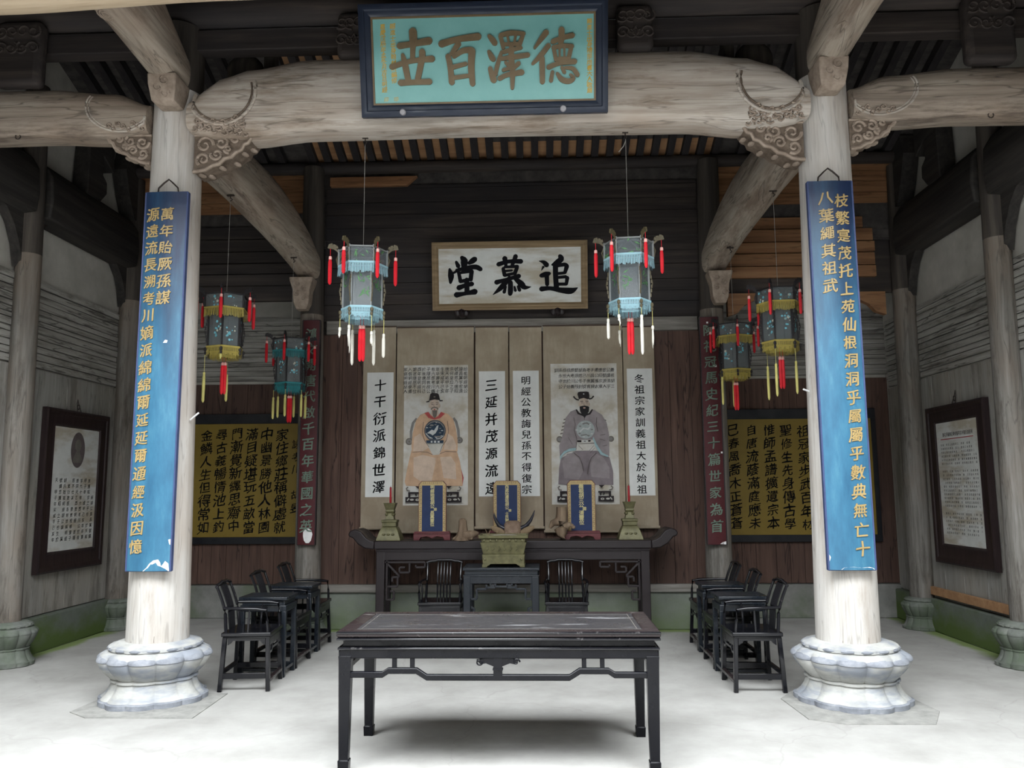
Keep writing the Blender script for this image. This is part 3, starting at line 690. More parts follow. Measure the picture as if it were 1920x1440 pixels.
# beams from front columns back to the rear columns
def cross_beam(sx, nm):
    t = thing('cross_beam', 'bowed beam running back from the %s front column to the %s rear column' % (nm, nm), 'beam', (2.55*sx, 8.0, 4.4))
    st = [(6.66, 4.44, 4.76, 2.61), (7.1, 4.435, 4.86, 2.60), (7.5, 4.41, 4.90, 2.575), (7.9, 4.37, 4.91, 2.55), (8.3, 4.325, 4.87, 2.52), (8.7, 4.265, 4.78, 2.485), (9.1, 4.19, 4.64, 2.45), (9.4, 4.11, 4.46, 2.42)]
    S = []
    for a, b in zip(st, st[1:]):
        for k in range(5): S.append(tuple(p+(q-p)*k/5 for p, q in zip(a, b)))
    S.append(st[-1]); rings = []; n = 26; p = 3.2
    for y, b, u, x in S:
        row = []
        for k in range(n):
            a = 2*pi*k/n; ca, sa = cos(a), sin(a)
            row.append((sx*x+(.185-.04*(y-6.66)/2.74)*math.copysign(abs(ca)**(2/p), ca), y, (b+u)/2+(u-b)/2*math.copysign(abs(sa)**(2/p), sa)))
        rings.append(row)
    MB().loft(rings).build('beam_body', 'beam_y', t, w=True, smooth=50)
    mb = MB()
    for y, xx, zz in ((7.35 if sx < 0 else 7.5, 2.585*sx, 4.415), (8.85 if sx < 0 else 8.75, (2.43 if sx < 0 else 2.46)*sx, 4.24)):
        mb.tube([(xx, y, zz+.02), (xx, y, zz-.03), (xx+.02, y, zz-.045), (xx, y, zz-.06)], .006, 6); mb.box((xx, y, zz-.005), (.07, .02, .012))
    mb.build('iron_hook', 'iron', t, w=True)
    b = thing('carved_block', 'small carved block under the rear end of the %s bowed beam' % nm, 'bracket', (2.44*sx, 9.3, 3.75))
    MB().rect_lathe([(.06, .06, 3.72), (.09, .08, 3.8), (.10, .09, 3.95), (.135, .10, 4.06), (.14, .10, 4.1)], (2.44*sx, 9.27, 0)).build('block', 'carved', b, w=True, bev=.01)
    mb = MB()
    for i in range(4): spiral(mb, (2.44*sx+.045*(-1)**i, 3.84+.06*i), .04, 1.3, 1, 9.17, .008, i)
    mb.build('scroll_carving', 'carved', b, w=True)
for sx, nm in ((-1, 'left'), (1, 'right')): cross_beam(sx, nm)
# short beams from the front columns forward to the eave
for sx, nm in ((-1, 'left'), (1, 'right')):
    t = thing('eave_cross_beam', 'short bowed beam from the %s front column forward to the eave' % nm, 'beam', (2.74*sx, 5.6, 5.0))
    rings = []; n = 24; p = 2.8
    for i in range(13):
        q = i/12; y = 6.36-1.5*q; b = 4.94+.10*min(1, q*2)-.0*q; u = b+.34+.22*min(1, q*2.2); hx = .135+.05*min(1, q*2)
        rings.append([(sx*(2.71+.03*q)+hx*math.copysign(abs(cos(2*pi*k/n))**(2/p), cos(2*pi*k/n)), y, (b+u)/2+(u-b)/2*math.copysign(abs(sin(2*pi*k/n))**(2/p), sin(2*pi*k/n))) for k in range(n)])
    MB().loft(rings).build('beam_body', 'beam_y', t, w=True, smooth=50)
    mb = MB()
    if sx < 0:
        for rr in (.055, .04, .022): mb.tube([(-2.77+rr*cos(k*.55), 5.38+rr*1.4*sin(k*.55), 5.045) for k in range(12)], .006, 5, closed=True)
    else: mb.tube([(2.60, 5.75, 5.035), (2.64, 5.7, 5.035), (2.7, 5.75, 5.035)], .004, 5)
    mb.build('knot', 'carved', t, w=True)
    b = thing('carved_block', 'carved tapering block high on the %s front column' % nm, 'bracket', (2.7*sx, 6.22, 4.75))
    MB().rect_lathe([(.075, .07, 4.755), (.095, .10, 4.775), (.115, .13, 4.90), (.12, .14, 4.99)], (2.70*sx, 6.24, 0)).build('block', 'carved', b, w=True, bev=.012)
    mb = MB()
    for i in range(3): spiral(mb, (2.70*sx+.03*(-1)**i, 4.82+.05*i), .042, 1.3, 1, 6.13-.013*i, .008, i)
    mb.tube([(2.70*sx-.09, 6.125, 4.965), (2.70*sx, 6.105, 4.985), (2.70*sx+.09, 6.125, 4.965)], .014, 6)
    mb.build('scroll_carving', 'carved', b, w=True)
EB = interp([(0, 4.86, 5.06), (1.7, 4.815, 5.05), (3.2, 4.755, 5.03), (4.85, 4.70, 4.97)])
moon_beam('eave_beam', 'pale tan eave beam across the very top, nearest the courtyard', -4.83, 4.83, EB, 4.86, .10, 'pale_x', 3.2, 20)
# dark purlins
def purlin(y, z, r, label, x0=-4.83, x1=4.83):
    t = thing('purlin', label, 'beam', (0, y, z)); n = 20
    MB().loft([[(x, y+r*cos(2*pi*k/n), z+r*sin(2*pi*k/n)) for k in range(n)] for x in (x0, -2.6, 0, 2.6, x1)]).build('log', 'dark_x', t, w=True, smooth=50); return t
purlin(6.5, 5.72, .16, 'long dark round purlin above the great front beam')
purlin(9.55, 5.575, .075, 'thin dark purlin under the lower ends of the rafters, above the altar wall')
purlin(7.6, 6.22, .11, 'dark ridge purlin at the top of the rear roof slope')
mbx = MB().bx(-4.83, 4.83, 6.43, 6.57, 5.36, 5.55)
for sx, nm in ((-1, 'left'), (1, 'right')):
    for x, wd, wh in ((1.17, .15, 'beside the teal name board'), (4.05, .2, 'high over the outer bay')):
        t = thing('carved_strut', 'dark carved strut %s on the %s, between beam and purlin' % (wh, nm), 'strut', (x*sx, 6.42, 5.0))
        MB().bx(x*sx-wd, x*sx+wd, 6.29, 6.425, 5.02 if x > 2 else 5.2, 5.6).build('block', 'dark_x', t, w=True, bev=.05, seg=3)
        mb = MB()
        for i in range(8): spiral(mb, (x*sx-wd*.7+wd*1.4*(i % 4)/3, 5.34+.15*(i//4)), .06, 1.3, (-1)**i, 6.288, .011, i)
        mb.build('scroll_carving', 'dark_x', t, w=True)
    t = thing('roof_strut', 'dark squat post on the great beam next to the %s front column' % nm, 'strut', (2.2*sx, 6.72, 5.1))
    MB().bx(2.02*sx-.05, 2.02*sx+.05, 6.68, 6.8, 5.05, 5.75).build('post', 'dark_z', t, w=True, bev=.01)
    MB().ell((2.25*sx, 6.74, 5.32), (.17, .1, .16), 14, 9).build('boss', 'dark_z', t, w=True)
    # dark beams of the side walls
    g = interp([(0, 4.34, 4.98), (9, 4.34, 4.98)])
    t = thing('wall_beam', 'heavy smoke-dark beam along the upper %s wall' % nm, 'beam', (4.72*sx, 7.4, 4.3))
    pr_ = [(4.6*sx, 4.36), (4.58*sx, 4.55), (4.6*sx, 4.8), (4.68*sx, 4.93), (4.83*sx, 4.95), (4.83*sx, 4.33)]
    for y0, y1 in ((4.4, 7.56), (7.76, 9.56)):
        MB().prism([(x, z) for x, z in pr_], y0, y1, 'y').build('beam_body', 'dark_y', t, w=True, bev=.02)
    mb = MB()
    for yc, d, e, h in ((7.56, -1, .4, .55), (7.76, 1, .2, .32), (9.56, -1, .36, .5)):
        mb.prism([(yc, 4.36), (yc+e*d, 4.36), (yc+e*.7*d, 4.33), (yc+e*.38*d, 4.36-h*.3), (yc+e*.14*d, 4.36-h*.62), (yc, 4.36-h)], min(4.72*sx, 4.82*sx), max(4.72*sx, 4.82*sx), 'x')
    mb.build('curved_brace', 'dark_y', t, w=True, smooth=0)
    t = thing('wall_strut', 'dark stepped strut with a rounded foot standing on the %s wall beam' % nm, 'strut', (4.72*sx, 8.65, 4.9))
    xa, xb = min(4.64*sx, 4.82*sx), max(4.64*sx, 4.82*sx)
    MB().prism([(8.46, 4.9), (8.74, 4.9), (8.86, 5.03), (8.85, 5.16), (8.76, 5.22), (8.76, 5.44), (8.98, 5.33), (8.98, 5.8), (8.42, 5.95), (8.47, 5.5)], xa, xb, 'x').build('strut_body', 'dark_y', t, w=True, smooth=0, bev=.012)
    MB().prism([(9.33, 5.75), (9.25, 5.5), (9.36, 5.2), (9.5, 4.95), (9.56, 4.95), (9.56, 5.75)], xa, xb, 'x').build('curved_brace', 'dark_y', t, w=True, smooth=0)
MBX = mbx.build('tie_rail', 'dark_x', loc=(0, 6.5, 5.4), bev=.01); tag(MBX, 'dark flat rail under the long front purlin', 'beam')
# ------------------------------------------------------------------ name boards
def moulding(mb, w, h, prof, m=0, x0=0.0):
    """rectangular frame in the xz plane: prof = [(inset, y)...] from the outer edge inwards"""
    rings = []
    for ins, y in prof: rings.append([(x0-w/2+ins, y, ins), (x0+w/2-ins, y, ins), (x0+w/2-ins, y, h-ins), (x0-w/2+ins, y, h-ins)])
    return mb.loft(rings, m, cap=False)
S_SHI = [[(570, 150, 75), (575, 300, 75), (560, 480, 52), (550, 690, 48)], [(300, 430, 60), (560, 390, 55), (880, 335, 70)], [(140, 830, 55), (400, 750, 45), (600, 710, 45), (800, 690, 55), (930, 680, 62)],
         [(360, 600, 35), (400, 780, 60), (450, 1080, 55)], [(740, 540, 62), (730, 680, 60), (640, 1070, 55)], [(300, 1140, 60), (560, 1130, 52), (870, 1120, 58)]]
S_BAI = [[(185, 400, 66), (500, 310, 55), (900, 262, 68)], [(520, 390, 55), (380, 590, 42)], [(310, 630, 52), (350, 850, 55), (370, 1140, 58)], [(420, 640, 42), (600, 530, 52), (760, 520, 62)],
         [(775, 530, 66), (752, 850, 64), (772, 1170, 54)], [(400, 845, 45), (650, 780, 40)], [(430, 1045, 42), (700, 1010, 40)]]
S_ZE = [[(180, 250, 35), (240, 320, 55), (290, 390, 55)], [(170, 550, 35), (220, 650, 55), (255, 700, 50)], [(190, 870, 45), (225, 1000, 58), (255, 1100, 62)], [(290, 990, 38), (340, 780, 42), (415, 560, 32)],
        [(400, 240, 40), (600, 200, 50), (850, 212, 34)], [(400, 260, 44), (450, 480, 38)], [(830, 240, 38), (740, 470, 46)], [(530, 240, 24), (560, 400, 24)], [(690, 240, 24), (660, 400, 24)], [(470, 415, 36), (760, 410, 40)],
        [(450, 560, 42), (620, 520, 38), (790, 482, 36)], [(410, 690, 38), (640, 660, 48), (920, 622, 48)], [(610, 450, 45), (600, 700, 58), (620, 950, 54), (610, 1260, 34)], [(490, 760, 32), (560, 830, 38)],
        [(740, 780, 44), (650, 860, 38)], [(440, 910, 34), (600, 860, 38)], [(370, 1070, 46), (520, 1000, 45), (800, 952, 56)]]
S_DE = [[(350, 190, 56), (240, 330, 45), (120, 490, 24)], [(390, 440, 48), (230, 640, 48), (80, 790, 28)], [(262, 680, 52), (265, 900, 54), (265, 1140, 50)], [(640, 140, 58), (640, 300, 58), (620, 400, 50)], [(470, 370, 48), (650, 300, 44), (850, 252, 50)],
        [(480, 480, 42), (680, 450, 42), (840, 460, 42)], [(490, 500, 38), (530, 720, 38)], [(820, 480, 42), (765, 720, 42)], [(600, 480, 20), (600, 660, 20)], [(690, 480, 20), (690, 660, 20)], [(540, 705, 40), (770, 690, 38)],
        [(385, 860, 48), (600, 780, 42), (890, 752, 52)], [(460, 950, 38), (430, 1120, 40)], [(550, 980, 32), (640, 1095, 52), (770, 1130, 52), (860, 1070, 42), (800, 1000, 24)], [(640, 860, 32), (690, 960, 38)], [(700, 870, 28), (850, 890, 42), (940, 1010, 46)]]
S_TANG = [[(205, 500, 40), (240, 680, 88), (222, 880, 42)], [(280, 620, 30), (430, 540, 40)], [(395, 290, 40), (450, 410, 66)], [(560, 170, 60), (620, 250, 100), (620, 360, 95), (600, 480, 60)], [(930, 215, 76), (850, 270, 80), (760, 330, 50)],
          [(400, 530, 48), (700, 460, 58), (950, 440, 72), (1085, 505, 66)], [(460, 590, 50), (510, 850, 56)], [(520, 600, 40), (800, 540, 66)], [(830, 560, 66), (800, 800, 62)], [(520, 845, 52), (800, 785, 48)],
          [(455, 1030, 76), (650, 960, 58), (840, 920, 66)], [(690, 800, 72), (690, 1150, 72)], [(385, 1230, 82), (650, 1190, 54), (920, 1140, 86)]]
S_MU = [[(305, 370, 66), (600, 290, 56), (950, 290, 70)], [(490, 200, 76), (520, 400, 48)], [(800, 140, 66), (740, 300, 60), (690, 400, 46)], [(440, 490, 52), (480, 680, 56)], [(480, 450, 38), (850, 430, 46)], [(835, 460, 56), (765, 640, 56)],
        [(510, 560, 36), (690, 545, 32)], [(480, 685, 46), (770, 625, 42)], [(245, 880, 72), (500, 810, 50), (890, 705, 66)], [(620, 740, 48), (450, 950, 78), (300, 1100, 58), (140, 1232, 8)], [(780, 780, 56), (950, 930, 88), (1050, 1030, 66), (1225, 1015, 8)],
        [(640, 880, 70), (640, 1100, 76), (630, 1210, 66)], [(510, 1000, 32), (460, 1160, 52)], [(755, 1010, 30), (780, 1120, 42)], [(860, 1000, 42), (900, 1110, 50)]]
S_ZHUI = [[(690, 150, 62), (725, 230, 80), (600, 330, 76), (465, 395, 28)], [(560, 390, 78), (560, 700, 74), (580, 1020, 76)], [(620, 420, 50), (820, 390, 58), (895, 440, 54)], [(880, 440, 66), (825, 620, 50)], [(620, 645, 42), (820, 625, 42)],
          [(620, 755, 42), (850, 735, 48)], [(890, 765, 60), (862, 945, 46)], [(620, 945, 46), (860, 945, 46)], [(105, 288, 14), (230, 320, 56), (310, 400, 76)], [(215, 455, 36), (160, 555, 8)], [(150, 700, 58), (280, 665, 78), (385, 640, 52)],
          [(310, 700, 66), (320, 950, 58)], [(155, 1080, 74), (400, 1060, 58), (700, 1115, 76), (990, 1135, 90), (1180, 1050, 12)]]
t = thing('name_board', 'large teal board with four raised bronze characters, tilted forward on the great beam', 'sign', (-.072, 6.22, 4.605)); t.rotation_euler.x = R(15.2)
mb = MB().bx(-.99, .99, -.035, 0, 0, .868); moulding(mb, 1.98, .868, [(0, -.03), (0, -.062), (.018, -.07), (.045, -.068), (.05, -.056), (.078, -.052), (.098, -.04)]); mb.build('frame', 'navy', t, bev=.002)
mb = MB(); moulding(mb, 1.98, .868, [(.096, -.04), (.096, -.045), (.11, -.045), (.112, -.036)]); mb.build('gold_fillet', 'gold_dark', t)
MB().bx(-.882, .882, -.0385, -.034, .108, .76).build('painted_panel', 'teal', t, smooth=0)
for nm, S, x0 in (('world', S_SHI, 720), ('hundred', S_BAI, 810), ('grace', S_ZE, 900), ('virtue', S_DE, 990)):
    mb = MB()
    fn = lambda x, y, x0=x0: ((x0+x/10.29-906)*.00427, -.0386, .424+(109-(40+y/10.29)-(x0+x/10.29-906)*.018)*.0041)
    strokes(mb, S, fn, thick=.014); mb.build('raised_character', 'gold_dark', t, smooth=30)
for s, x in (('嘉慶戊辰年孟冬月吉旦明經', -.80), ('賜進士出身翰林院編修', -.72), ('賜進士出身禮部尚書大人敬題', .845)):
    n = len(s); mb = MB(); column(mb, s, (x, -.0395, .70), XX, ZZ, .044 if n > 11 else .046, .046, off=.02, res=1)
    mb.build('small_inscription', 'yellow_ink', t, smooth=0)
    if x < 0: mb = MB(); put(mb, '印', (x+.01, -.0395, .14), XX, ZZ, .04, res=1); mb.build('seal', 'yellow_ink', t, smooth=0)
for x in (-.652, .632): MB().lathe([(.024, 0), (.024, .03), (.018, .036)], n=14).build('peg', 'nail', t).matrix_local = Matrix.Translation((x, -.068, .03)) @ Matrix.Rotation(R(90), 4, 'X')

t = thing('hall_name_plaque', 'white plaque with three black brush characters in an ochre wood frame', 'sign', (0, 9.54, 3.75)); t.rotation_euler.x = R(10)
mb = MB().bx(-.93, .93, -.03, 0, 0, .815); moulding(mb, 1.86, .815, [(0, -.028), (0, -.05), (.02, -.056), (.035, -.046), (.055, -.05), (.08, -.034)]); mb.build('frame', 'frame_gold', t, bev=.002)
MB().bx(-.852, .852, -.034, -.03, .078, .738).build('paper_panel', 'plaque_paper', t, smooth=0)
for S, x0 in ((S_TANG, 830), (S_MU, 915), (S_ZHUI, 1005)):
    mb = MB(); strokes(mb, S, lambda x, y, x0=x0: ((x0+x/15.15-956)*.00638, -.0345, .08+(567-(470+y/15.15))*.00635-(x0+x/15.15-956)*.00005), thick=.0008); mb.build('brush_character', 'ink', t, smooth=0)
for x in (-.58, .57):
    MB().ell((x, .04, -.02), (.07, .115, .075), 12, 7).ell((x-.05, -.03, -.03), (.04, .03, .05), 10, 6).ell((x+.05, -.03, -.03), (.04, .03, .05), 10, 6).build('carved_support', 'maroon', t)

# couplet boards on the front columns
def couplet(x, y, z0, z1, w, mat, edge, ink, name, label, cols, curve, size, hang=True, thick=.004, chips=()):
    t = thing(name, label, 'inscription board', (x, y, z0))
    n = 10; rings = []
    sec = [(-w/2+w*k/n, -curve*(1-(2*k/n-1)**2)) for k in range(n+1)]
    pf = [(a, b) for a, b in sec]+[(a, b+.03) for a, b in sec[::-1]]
    mb = MB().prism([(x+a, y+b) for a, b in pf], z0, z1, 'z'); mb.build('board', mat, t, w=True, smooth=30)
    mb = MB()
    for s in (-1, 1): mb.bx(x+s*w/2-.006, x+s*w/2+.006, y-.004, y+.034, z0-.002, z1+.002)
    mb.bx(x-w/2, x+w/2, y+.0, y+.034, z1-.001, z1+.008); mb.bx(x-w/2, x+w/2, y+.0, y+.034, z0-.006, z0+.002); mb.build('edge_strip', edge, t, w=True, smooth=0)
    mb = MB()
    for s, dx, zt, step in cols:
        yy = y-curve*(1-(2*dx/w)**2)-.0015-thick; d = 8*curve*dx/w/w
        column(mb, s, (x+dx, yy, zt), V((1, d, 0)).normalized(), ZZ, step, size, off=.016, thick=thick)
    mb.build('characters', ink, t, w=True, smooth=0)
    if chips:
        for i, pts in enumerate(chips): MB().poly([(x+a, y-curve*(1-(2*a/w)**2)-.0012, z) for a, z in pts]).build('flaked_patch', 'chip', t, w=True, smooth=0)
    if hang:
        mb = MB().tube([(x-.085, y+.02, z1), (x-.08, y+.015, z1+.045), (x-.035, y+.015, z1+.09), (x, y+.02, z1+.12), (x+.035, y+.015, z1+.09), (x+.08, y+.015, z1+.045), (x+.085, y+.02, z1)], .007, 6)
        mb.build('hanger_wire', 'iron', t, w=True)
    return t
cl = [[(.0+.012*k-.03, 1.004) for k in range(1)]+[(-.03, 1.004), (.0, 1.03), (.02, 1.06), (.05, 1.085), (.085, 1.092), (.10, 1.07), (.108, 1.04), (.12, 1.055), (.135, 1.08), (.158, 1.06), (.165, 1.004)],
      [(.15, 1.24), (.168, 1.245), (.168, 1.20), (.158, 1.205)], [(.04, 2.775), (.055, 2.80), (.075, 2.795), (.07, 2.775)]]
cl = [p if len(p) < 6 else p[1:] for p in cl]
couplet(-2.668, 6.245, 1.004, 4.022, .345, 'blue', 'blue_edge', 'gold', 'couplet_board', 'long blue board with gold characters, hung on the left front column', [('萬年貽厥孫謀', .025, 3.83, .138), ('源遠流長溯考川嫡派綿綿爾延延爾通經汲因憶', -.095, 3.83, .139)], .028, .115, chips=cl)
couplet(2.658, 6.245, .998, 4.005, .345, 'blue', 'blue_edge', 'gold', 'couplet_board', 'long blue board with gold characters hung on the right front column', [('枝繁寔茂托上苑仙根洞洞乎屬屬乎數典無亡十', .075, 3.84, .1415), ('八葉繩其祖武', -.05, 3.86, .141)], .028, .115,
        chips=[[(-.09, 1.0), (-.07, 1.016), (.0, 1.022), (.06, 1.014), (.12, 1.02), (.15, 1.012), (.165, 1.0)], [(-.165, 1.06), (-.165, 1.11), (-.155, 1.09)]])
couplet(-2.335, 9.30, 1.0, 3.60, .205, 'red_board', 'maroon', 'green_ink', 'couplet_board', 'narrow red board with green characters on the left rear column', [('鴻文開唐代啟千百年華國之英', .0, 3.44, .186)], .012, .145, False, .003,
        chips=[[(.02+.055*cos(k*.6+.2)*(1+.1*sin(k*2)), 1.10+.085*sin(k*.6+.2)) for k in range(10)]])
couplet(2.31, 9.30, .985, 3.575, .215, 'red_board', 'maroon', 'green_ink', 'couplet_board', 'narrow red board with green characters on the right rear column', [('陳祀冠馬史紀三十篇世家為首', .0, 3.42, .186)], .012, .145, False, .003,
        chips=[[(.03, .99), (.1, .985), (.1, 1.02), (.06, 1.01)]]+[[(a, z), (a+.02, z), (a+.02, z+.02), (a, z+.02)] for a, z in ((-.03, 3.5), (.03, 3.47), (.0, 3.20), (.03, 2.99), (.05, 2.99), (.08, 2.0))])

# ochre verse panels in the side bays
def verse(x0, x1, name, label, cols, group=None):
    t = thing(name, label, 'inscription panel', ((x0+x1)/2, 10.56, .93))
    mb = MB()
    for z0, z1 in ((.93, 1.02), (2.49, 2.62)): mb.bx(x0, x1, 10.53, 10.585, z0, z1)
    for a in (x0, x1-.06): mb.bx(a, a+.06, 10.53, 10.585, 1.02, 2.49)
    mb.build('border', 'border_black', t, w=True, bev=.004)
    MB().bx(x0+.06, x1-.06, 10.545, 10.58, 1.02, 2.49).build('panel', 'ochre', t, w=True, smooth=0)
    for s, x, zt, st, sz in cols:
        mb = MB(); column(mb, s, (x, 10.5435, zt), XX, ZZ, st, sz, off=.014, brush=1.6); mb.build('character_column', 'ink', t, w=True, smooth=0)
verse(-4.62, -2.55, 'verse_panel', 'ochre panel of black running script in the left side bay',
      [('金鱗人生但得常如', -4.05, 2.34, .171, .165), ('尋古義暢情池上釣', -3.85, 2.35, .171, .165), ('門漸覺新繹思齋中', -3.65, 2.36, .171, .165), ('滿目疑堪玩五畝當', -3.45, 2.35, .172, .17), ('中幽景勝他人林園', -3.25, 2.35, .172, .17), ('家住鄉莊稱僻處就', -3.045, 2.34, .171, .17), ('詠考川 胡昱', -2.85, 2.22, .165, .13)])
verse(2.58, 4.64, 'verse_panel', 'ochre panel of black running script in the right side bay',
      [('巳春風喬木正蒼蒼', 2.83, 2.35, .169, .155), ('自唐流蔭滿庭應未', 3.06, 2.35, .169, .155), ('惟師孟譜擴遺宗本', 3.29, 2.35, .169, .155), ('聖修生先身傳古學', 3.50, 2.34, .169, .155), ('祖冠家步武百年材', 3.72, 2.33, .169, .155)])

# framed texts on the side walls (plane facing the hall)
def wall_frame(sx, label, kind):
    X = 4.795*sx; t = thing('framed_text', label, 'picture frame', (X, 8.78, .78))
    a, b = 8.17, 9.40; z0, z1 = .78, 2.49; d = -sx
    ux = V((0, 1, 0)) if sx < 0 else V((0, -1, 0)); mid = (a+b)/2
    def fx(u, z, h): return (X+d*h, mid+ux.y*u, z)
    W_ = b-a
    mb = MB()
    rings = []
    for ins, h in ((0, .0), (0, .05), (.02, .06), (.05, .052), (.06, .04), (.15, .034), (.17, .045), (.185, .03)):
        e = ins if ins < .1 else ins
        rings.append([fx(-W_/2+e, z0+ins*(1.15 if ins > .05 else 1), h), fx(W_/2-e, z0+ins*(1.15 if ins > .05 else 1), h), fx(W_/2-e, z1-ins, h), fx(-W_/2+e, z1-ins, h)])
    mb.loft(rings, cap=False); mb.build('frame', 'frame_dark', t, w=True)
    pu = W_/2-.18; p0, p1 = z0+.205, z1-.18
    MB().add([fx(-pu, p0, .03), fx(pu, p0, .03), fx(pu, p1, .03), fx(-pu, p1, .03), fx(-pu, p0, .0), fx(pu, p0, .0), fx(pu, p1, .0), fx(-pu, p1, .0)], [(0, 1, 2, 3), (7, 6, 5, 4), (0, 4, 5, 1), (1, 5, 6, 2), (2, 6, 7, 3), (3, 7, 4, 0)]).build('text_sheet', 'plaque_paper', t, w=True, smooth=0)
    if kind == 'oval':
        MB().poly([fx(.02+.135*cos(k*2*pi/40), 2.07+.195*sin(k*2*pi/40), .0315) for k in range(40)]).build('oval_portrait', 'lines', t, w=True, smooth=0)
        MB().poly([fx(.02+.06*cos(k*2*pi/20), 2.12+.07*sin(k*2*pi/20), .032) for k in range(20)]).poly([fx(.02+a, z, .032) for a, z in ((-.03, 2.06), (.03, 2.06), (.09, 1.97), (.08, 1.93), (-.08, 1.93), (-.09, 1.97))]).build('portrait_figure', 'beard', t, w=True, smooth=0)
        txt = '始祖明經胡公諱昌翼號繹思唐昭宗之子也生於天祐甲子年宋咸平己亥年卒壽享九十有六葬考川公於後唐同光乙酉登明經科遂隱居不仕以經學教授鄉里子孫繁衍散居各地世稱明經胡氏'
        for i in range(10):
            mb = MB()
            for j in range(11):
                if (i*7+j*5) % 13 == 3 or (i == 0 and j in (0, 1, 2)): continue
                put(mb, txt[(i*11+j) % len(txt)], fx(.36-.078*i+.0, 1.735-.062*j, .0315), ux, ZZ, .05, off=.01, res=1)
            mb.build('text_column', 'ink_soft', t, w=True, smooth=0)
    else:
        mb = MB()
        for i, ch in enumerate('明經胡氏龍井宗祠重修碑記樂輸芳名錄'): put(mb, ch, fx(.32-.037*i, 2.17, .0315), ux, ZZ, .05, off=.01, res=1, wx=.65, brush=.2)
        mb.build('heading', 'ink_soft', t, w=True, smooth=0)
        MB().bx(min(X+d*.0305, X+d*.0315), max(X+d*.0305, X+d*.0315), mid-.34, mid+.34, 2.118, 2.126).build('red_rule', 'red', t, w=True, smooth=0)
        txt = '明經始祖昌翼公唐昭宗少子也義祖三公攜歸婺源考川撫為己子遂從其姓宗祠歲久傾圮合族捐資重修敬勒芳名以垂永久'
        for i in range(20):
            mb = MB()
            for j in range(24):
                if (i*5+j*3+i*j) % 11 in (3, 7) or (i < 3 and j < 3-i) or (i in (0, 1) and j > 15 and i == 1): continue
                put(mb, txt[(i*13+j) % len(txt)], fx(.37-.039*i, 2.06-.041*j, .0315), ux, ZZ, .027, off=.008, res=1, brush=.2)
            mb.build('text_column', 'ink_soft', t, w=True, smooth=0)
    mb = MB().tube([fx(.02*cos(k*.7), z1+.055+.028*sin(k*.7), .02) for k in range(9)], .005, 5, closed=True).tube([fx(-.04, z1, .03), fx(-.01, z1+.1, .01), fx(.0, z1+.14, .006), fx(.01, z1+.1, .01), fx(.04, z1, .03)], .004, 5)
    mb.build('hanger', 'iron', t, w=True)
wall_frame(-1, 'dark framed sheet with an oval portrait, on the left wall', 'oval')
wall_frame(1, 'dark framed sheet of small text under a heading, on the right wall', 'print')

# ------------------------------------------------------------------ hanging scrolls
YS = 9.625
def scroll(x0, x1, z0, z1, px0, px1, pz0, pz1, label, paper='paper'):
    t = thing('hanging_scroll', label, 'scroll', ((x0+x1)/2, YS, z0))
    n = 16; f = []
    wob = lambda z: .006*sin((z-z0)*2.3+x0*5)
    mb = MB(); mb.loft([[(x0, YS+wob(z), z), (x1, YS+wob(z), z), (x1, YS+wob(z)+.004, z), (x0, YS+wob(z)+.004, z)] for z in [z0+(z1-z0)*i/n for i in range(n+1)]])
    mb.build('silk_mount', 'silk', t, w=True, smooth=60)
    mb = MB(); mb.loft([[(px0, YS+wob(z)-.0015, z), (px1, YS+wob(z)-.0015, z), (px1, YS+wob(z)+.001, z), (px0, YS+wob(z)+.001, z)] for z in [pz0+(pz1-pz0)*i/n for i in range(n+1)]])
    mb.build('paper', paper, t, w=True, smooth=60)
    MB().tube([(x0-.012, YS, z0), (x1+.012, YS, z0)], .017, 10).build('bottom_roller', 'silk', t, w=True)
    MB().bx(x0-.003, x1+.003, YS-.006, YS+.012, z1-.012, z1+.004).build('top_rod', 'rod', t, w=True)
    return t, wob
def script(t, wob, s, x, zt, step, size, **k):
    mb = MB()
    for i, ch in enumerate(s): z = zt-step*i; put(mb, ch, (x, YS+wob(z)-.0032, z), XX, ZZ, size, **k)
    mb.build('characters', 'ink', t, w=True, smooth=0)
t, wb_ = scroll(-1.785, -1.39, 1.165, 3.585, -1.735, -1.415, 1.53, 3.02, 'narrow scroll with seven black characters, leftmost on the altar wall')
script(t, wb_, '十干衍派錦世澤', -1.575, 2.865, .203, .155, off=.022)
t, wb_ = scroll(-.425, -.03, 1.165, 3.565, -.385, -.07, 1.53, 3.02, 'narrow scroll with seven black characters, right beside the orange-robed portrait')
script(t, wb_, '三延并茂源流遠', -.235, 2.85, .204, .155, off=.022)
t, wb_ = scroll(-.015, .372, 1.165, 3.56, .025, .335, 1.53, 3.02, 'narrow scroll with eleven black characters, between the two portrait scrolls')
script(t, wb_, '明經公教誨兒孫不得復宗', .18, 2.90, .129, .108, off=.014, wx=1.12, brush=.4)
t, wb_ = scroll(1.345, 1.715, 1.165, 3.545, 1.385, 1.685, 1.53, 3.03, 'narrow scroll with eleven black characters, rightmost on the altar wall')
script(t, wb_, '冬祖宗家訓義祖大於始祖', 1.53, 2.91, .131, .108, off=.014, wx=1.12, brush=.4)
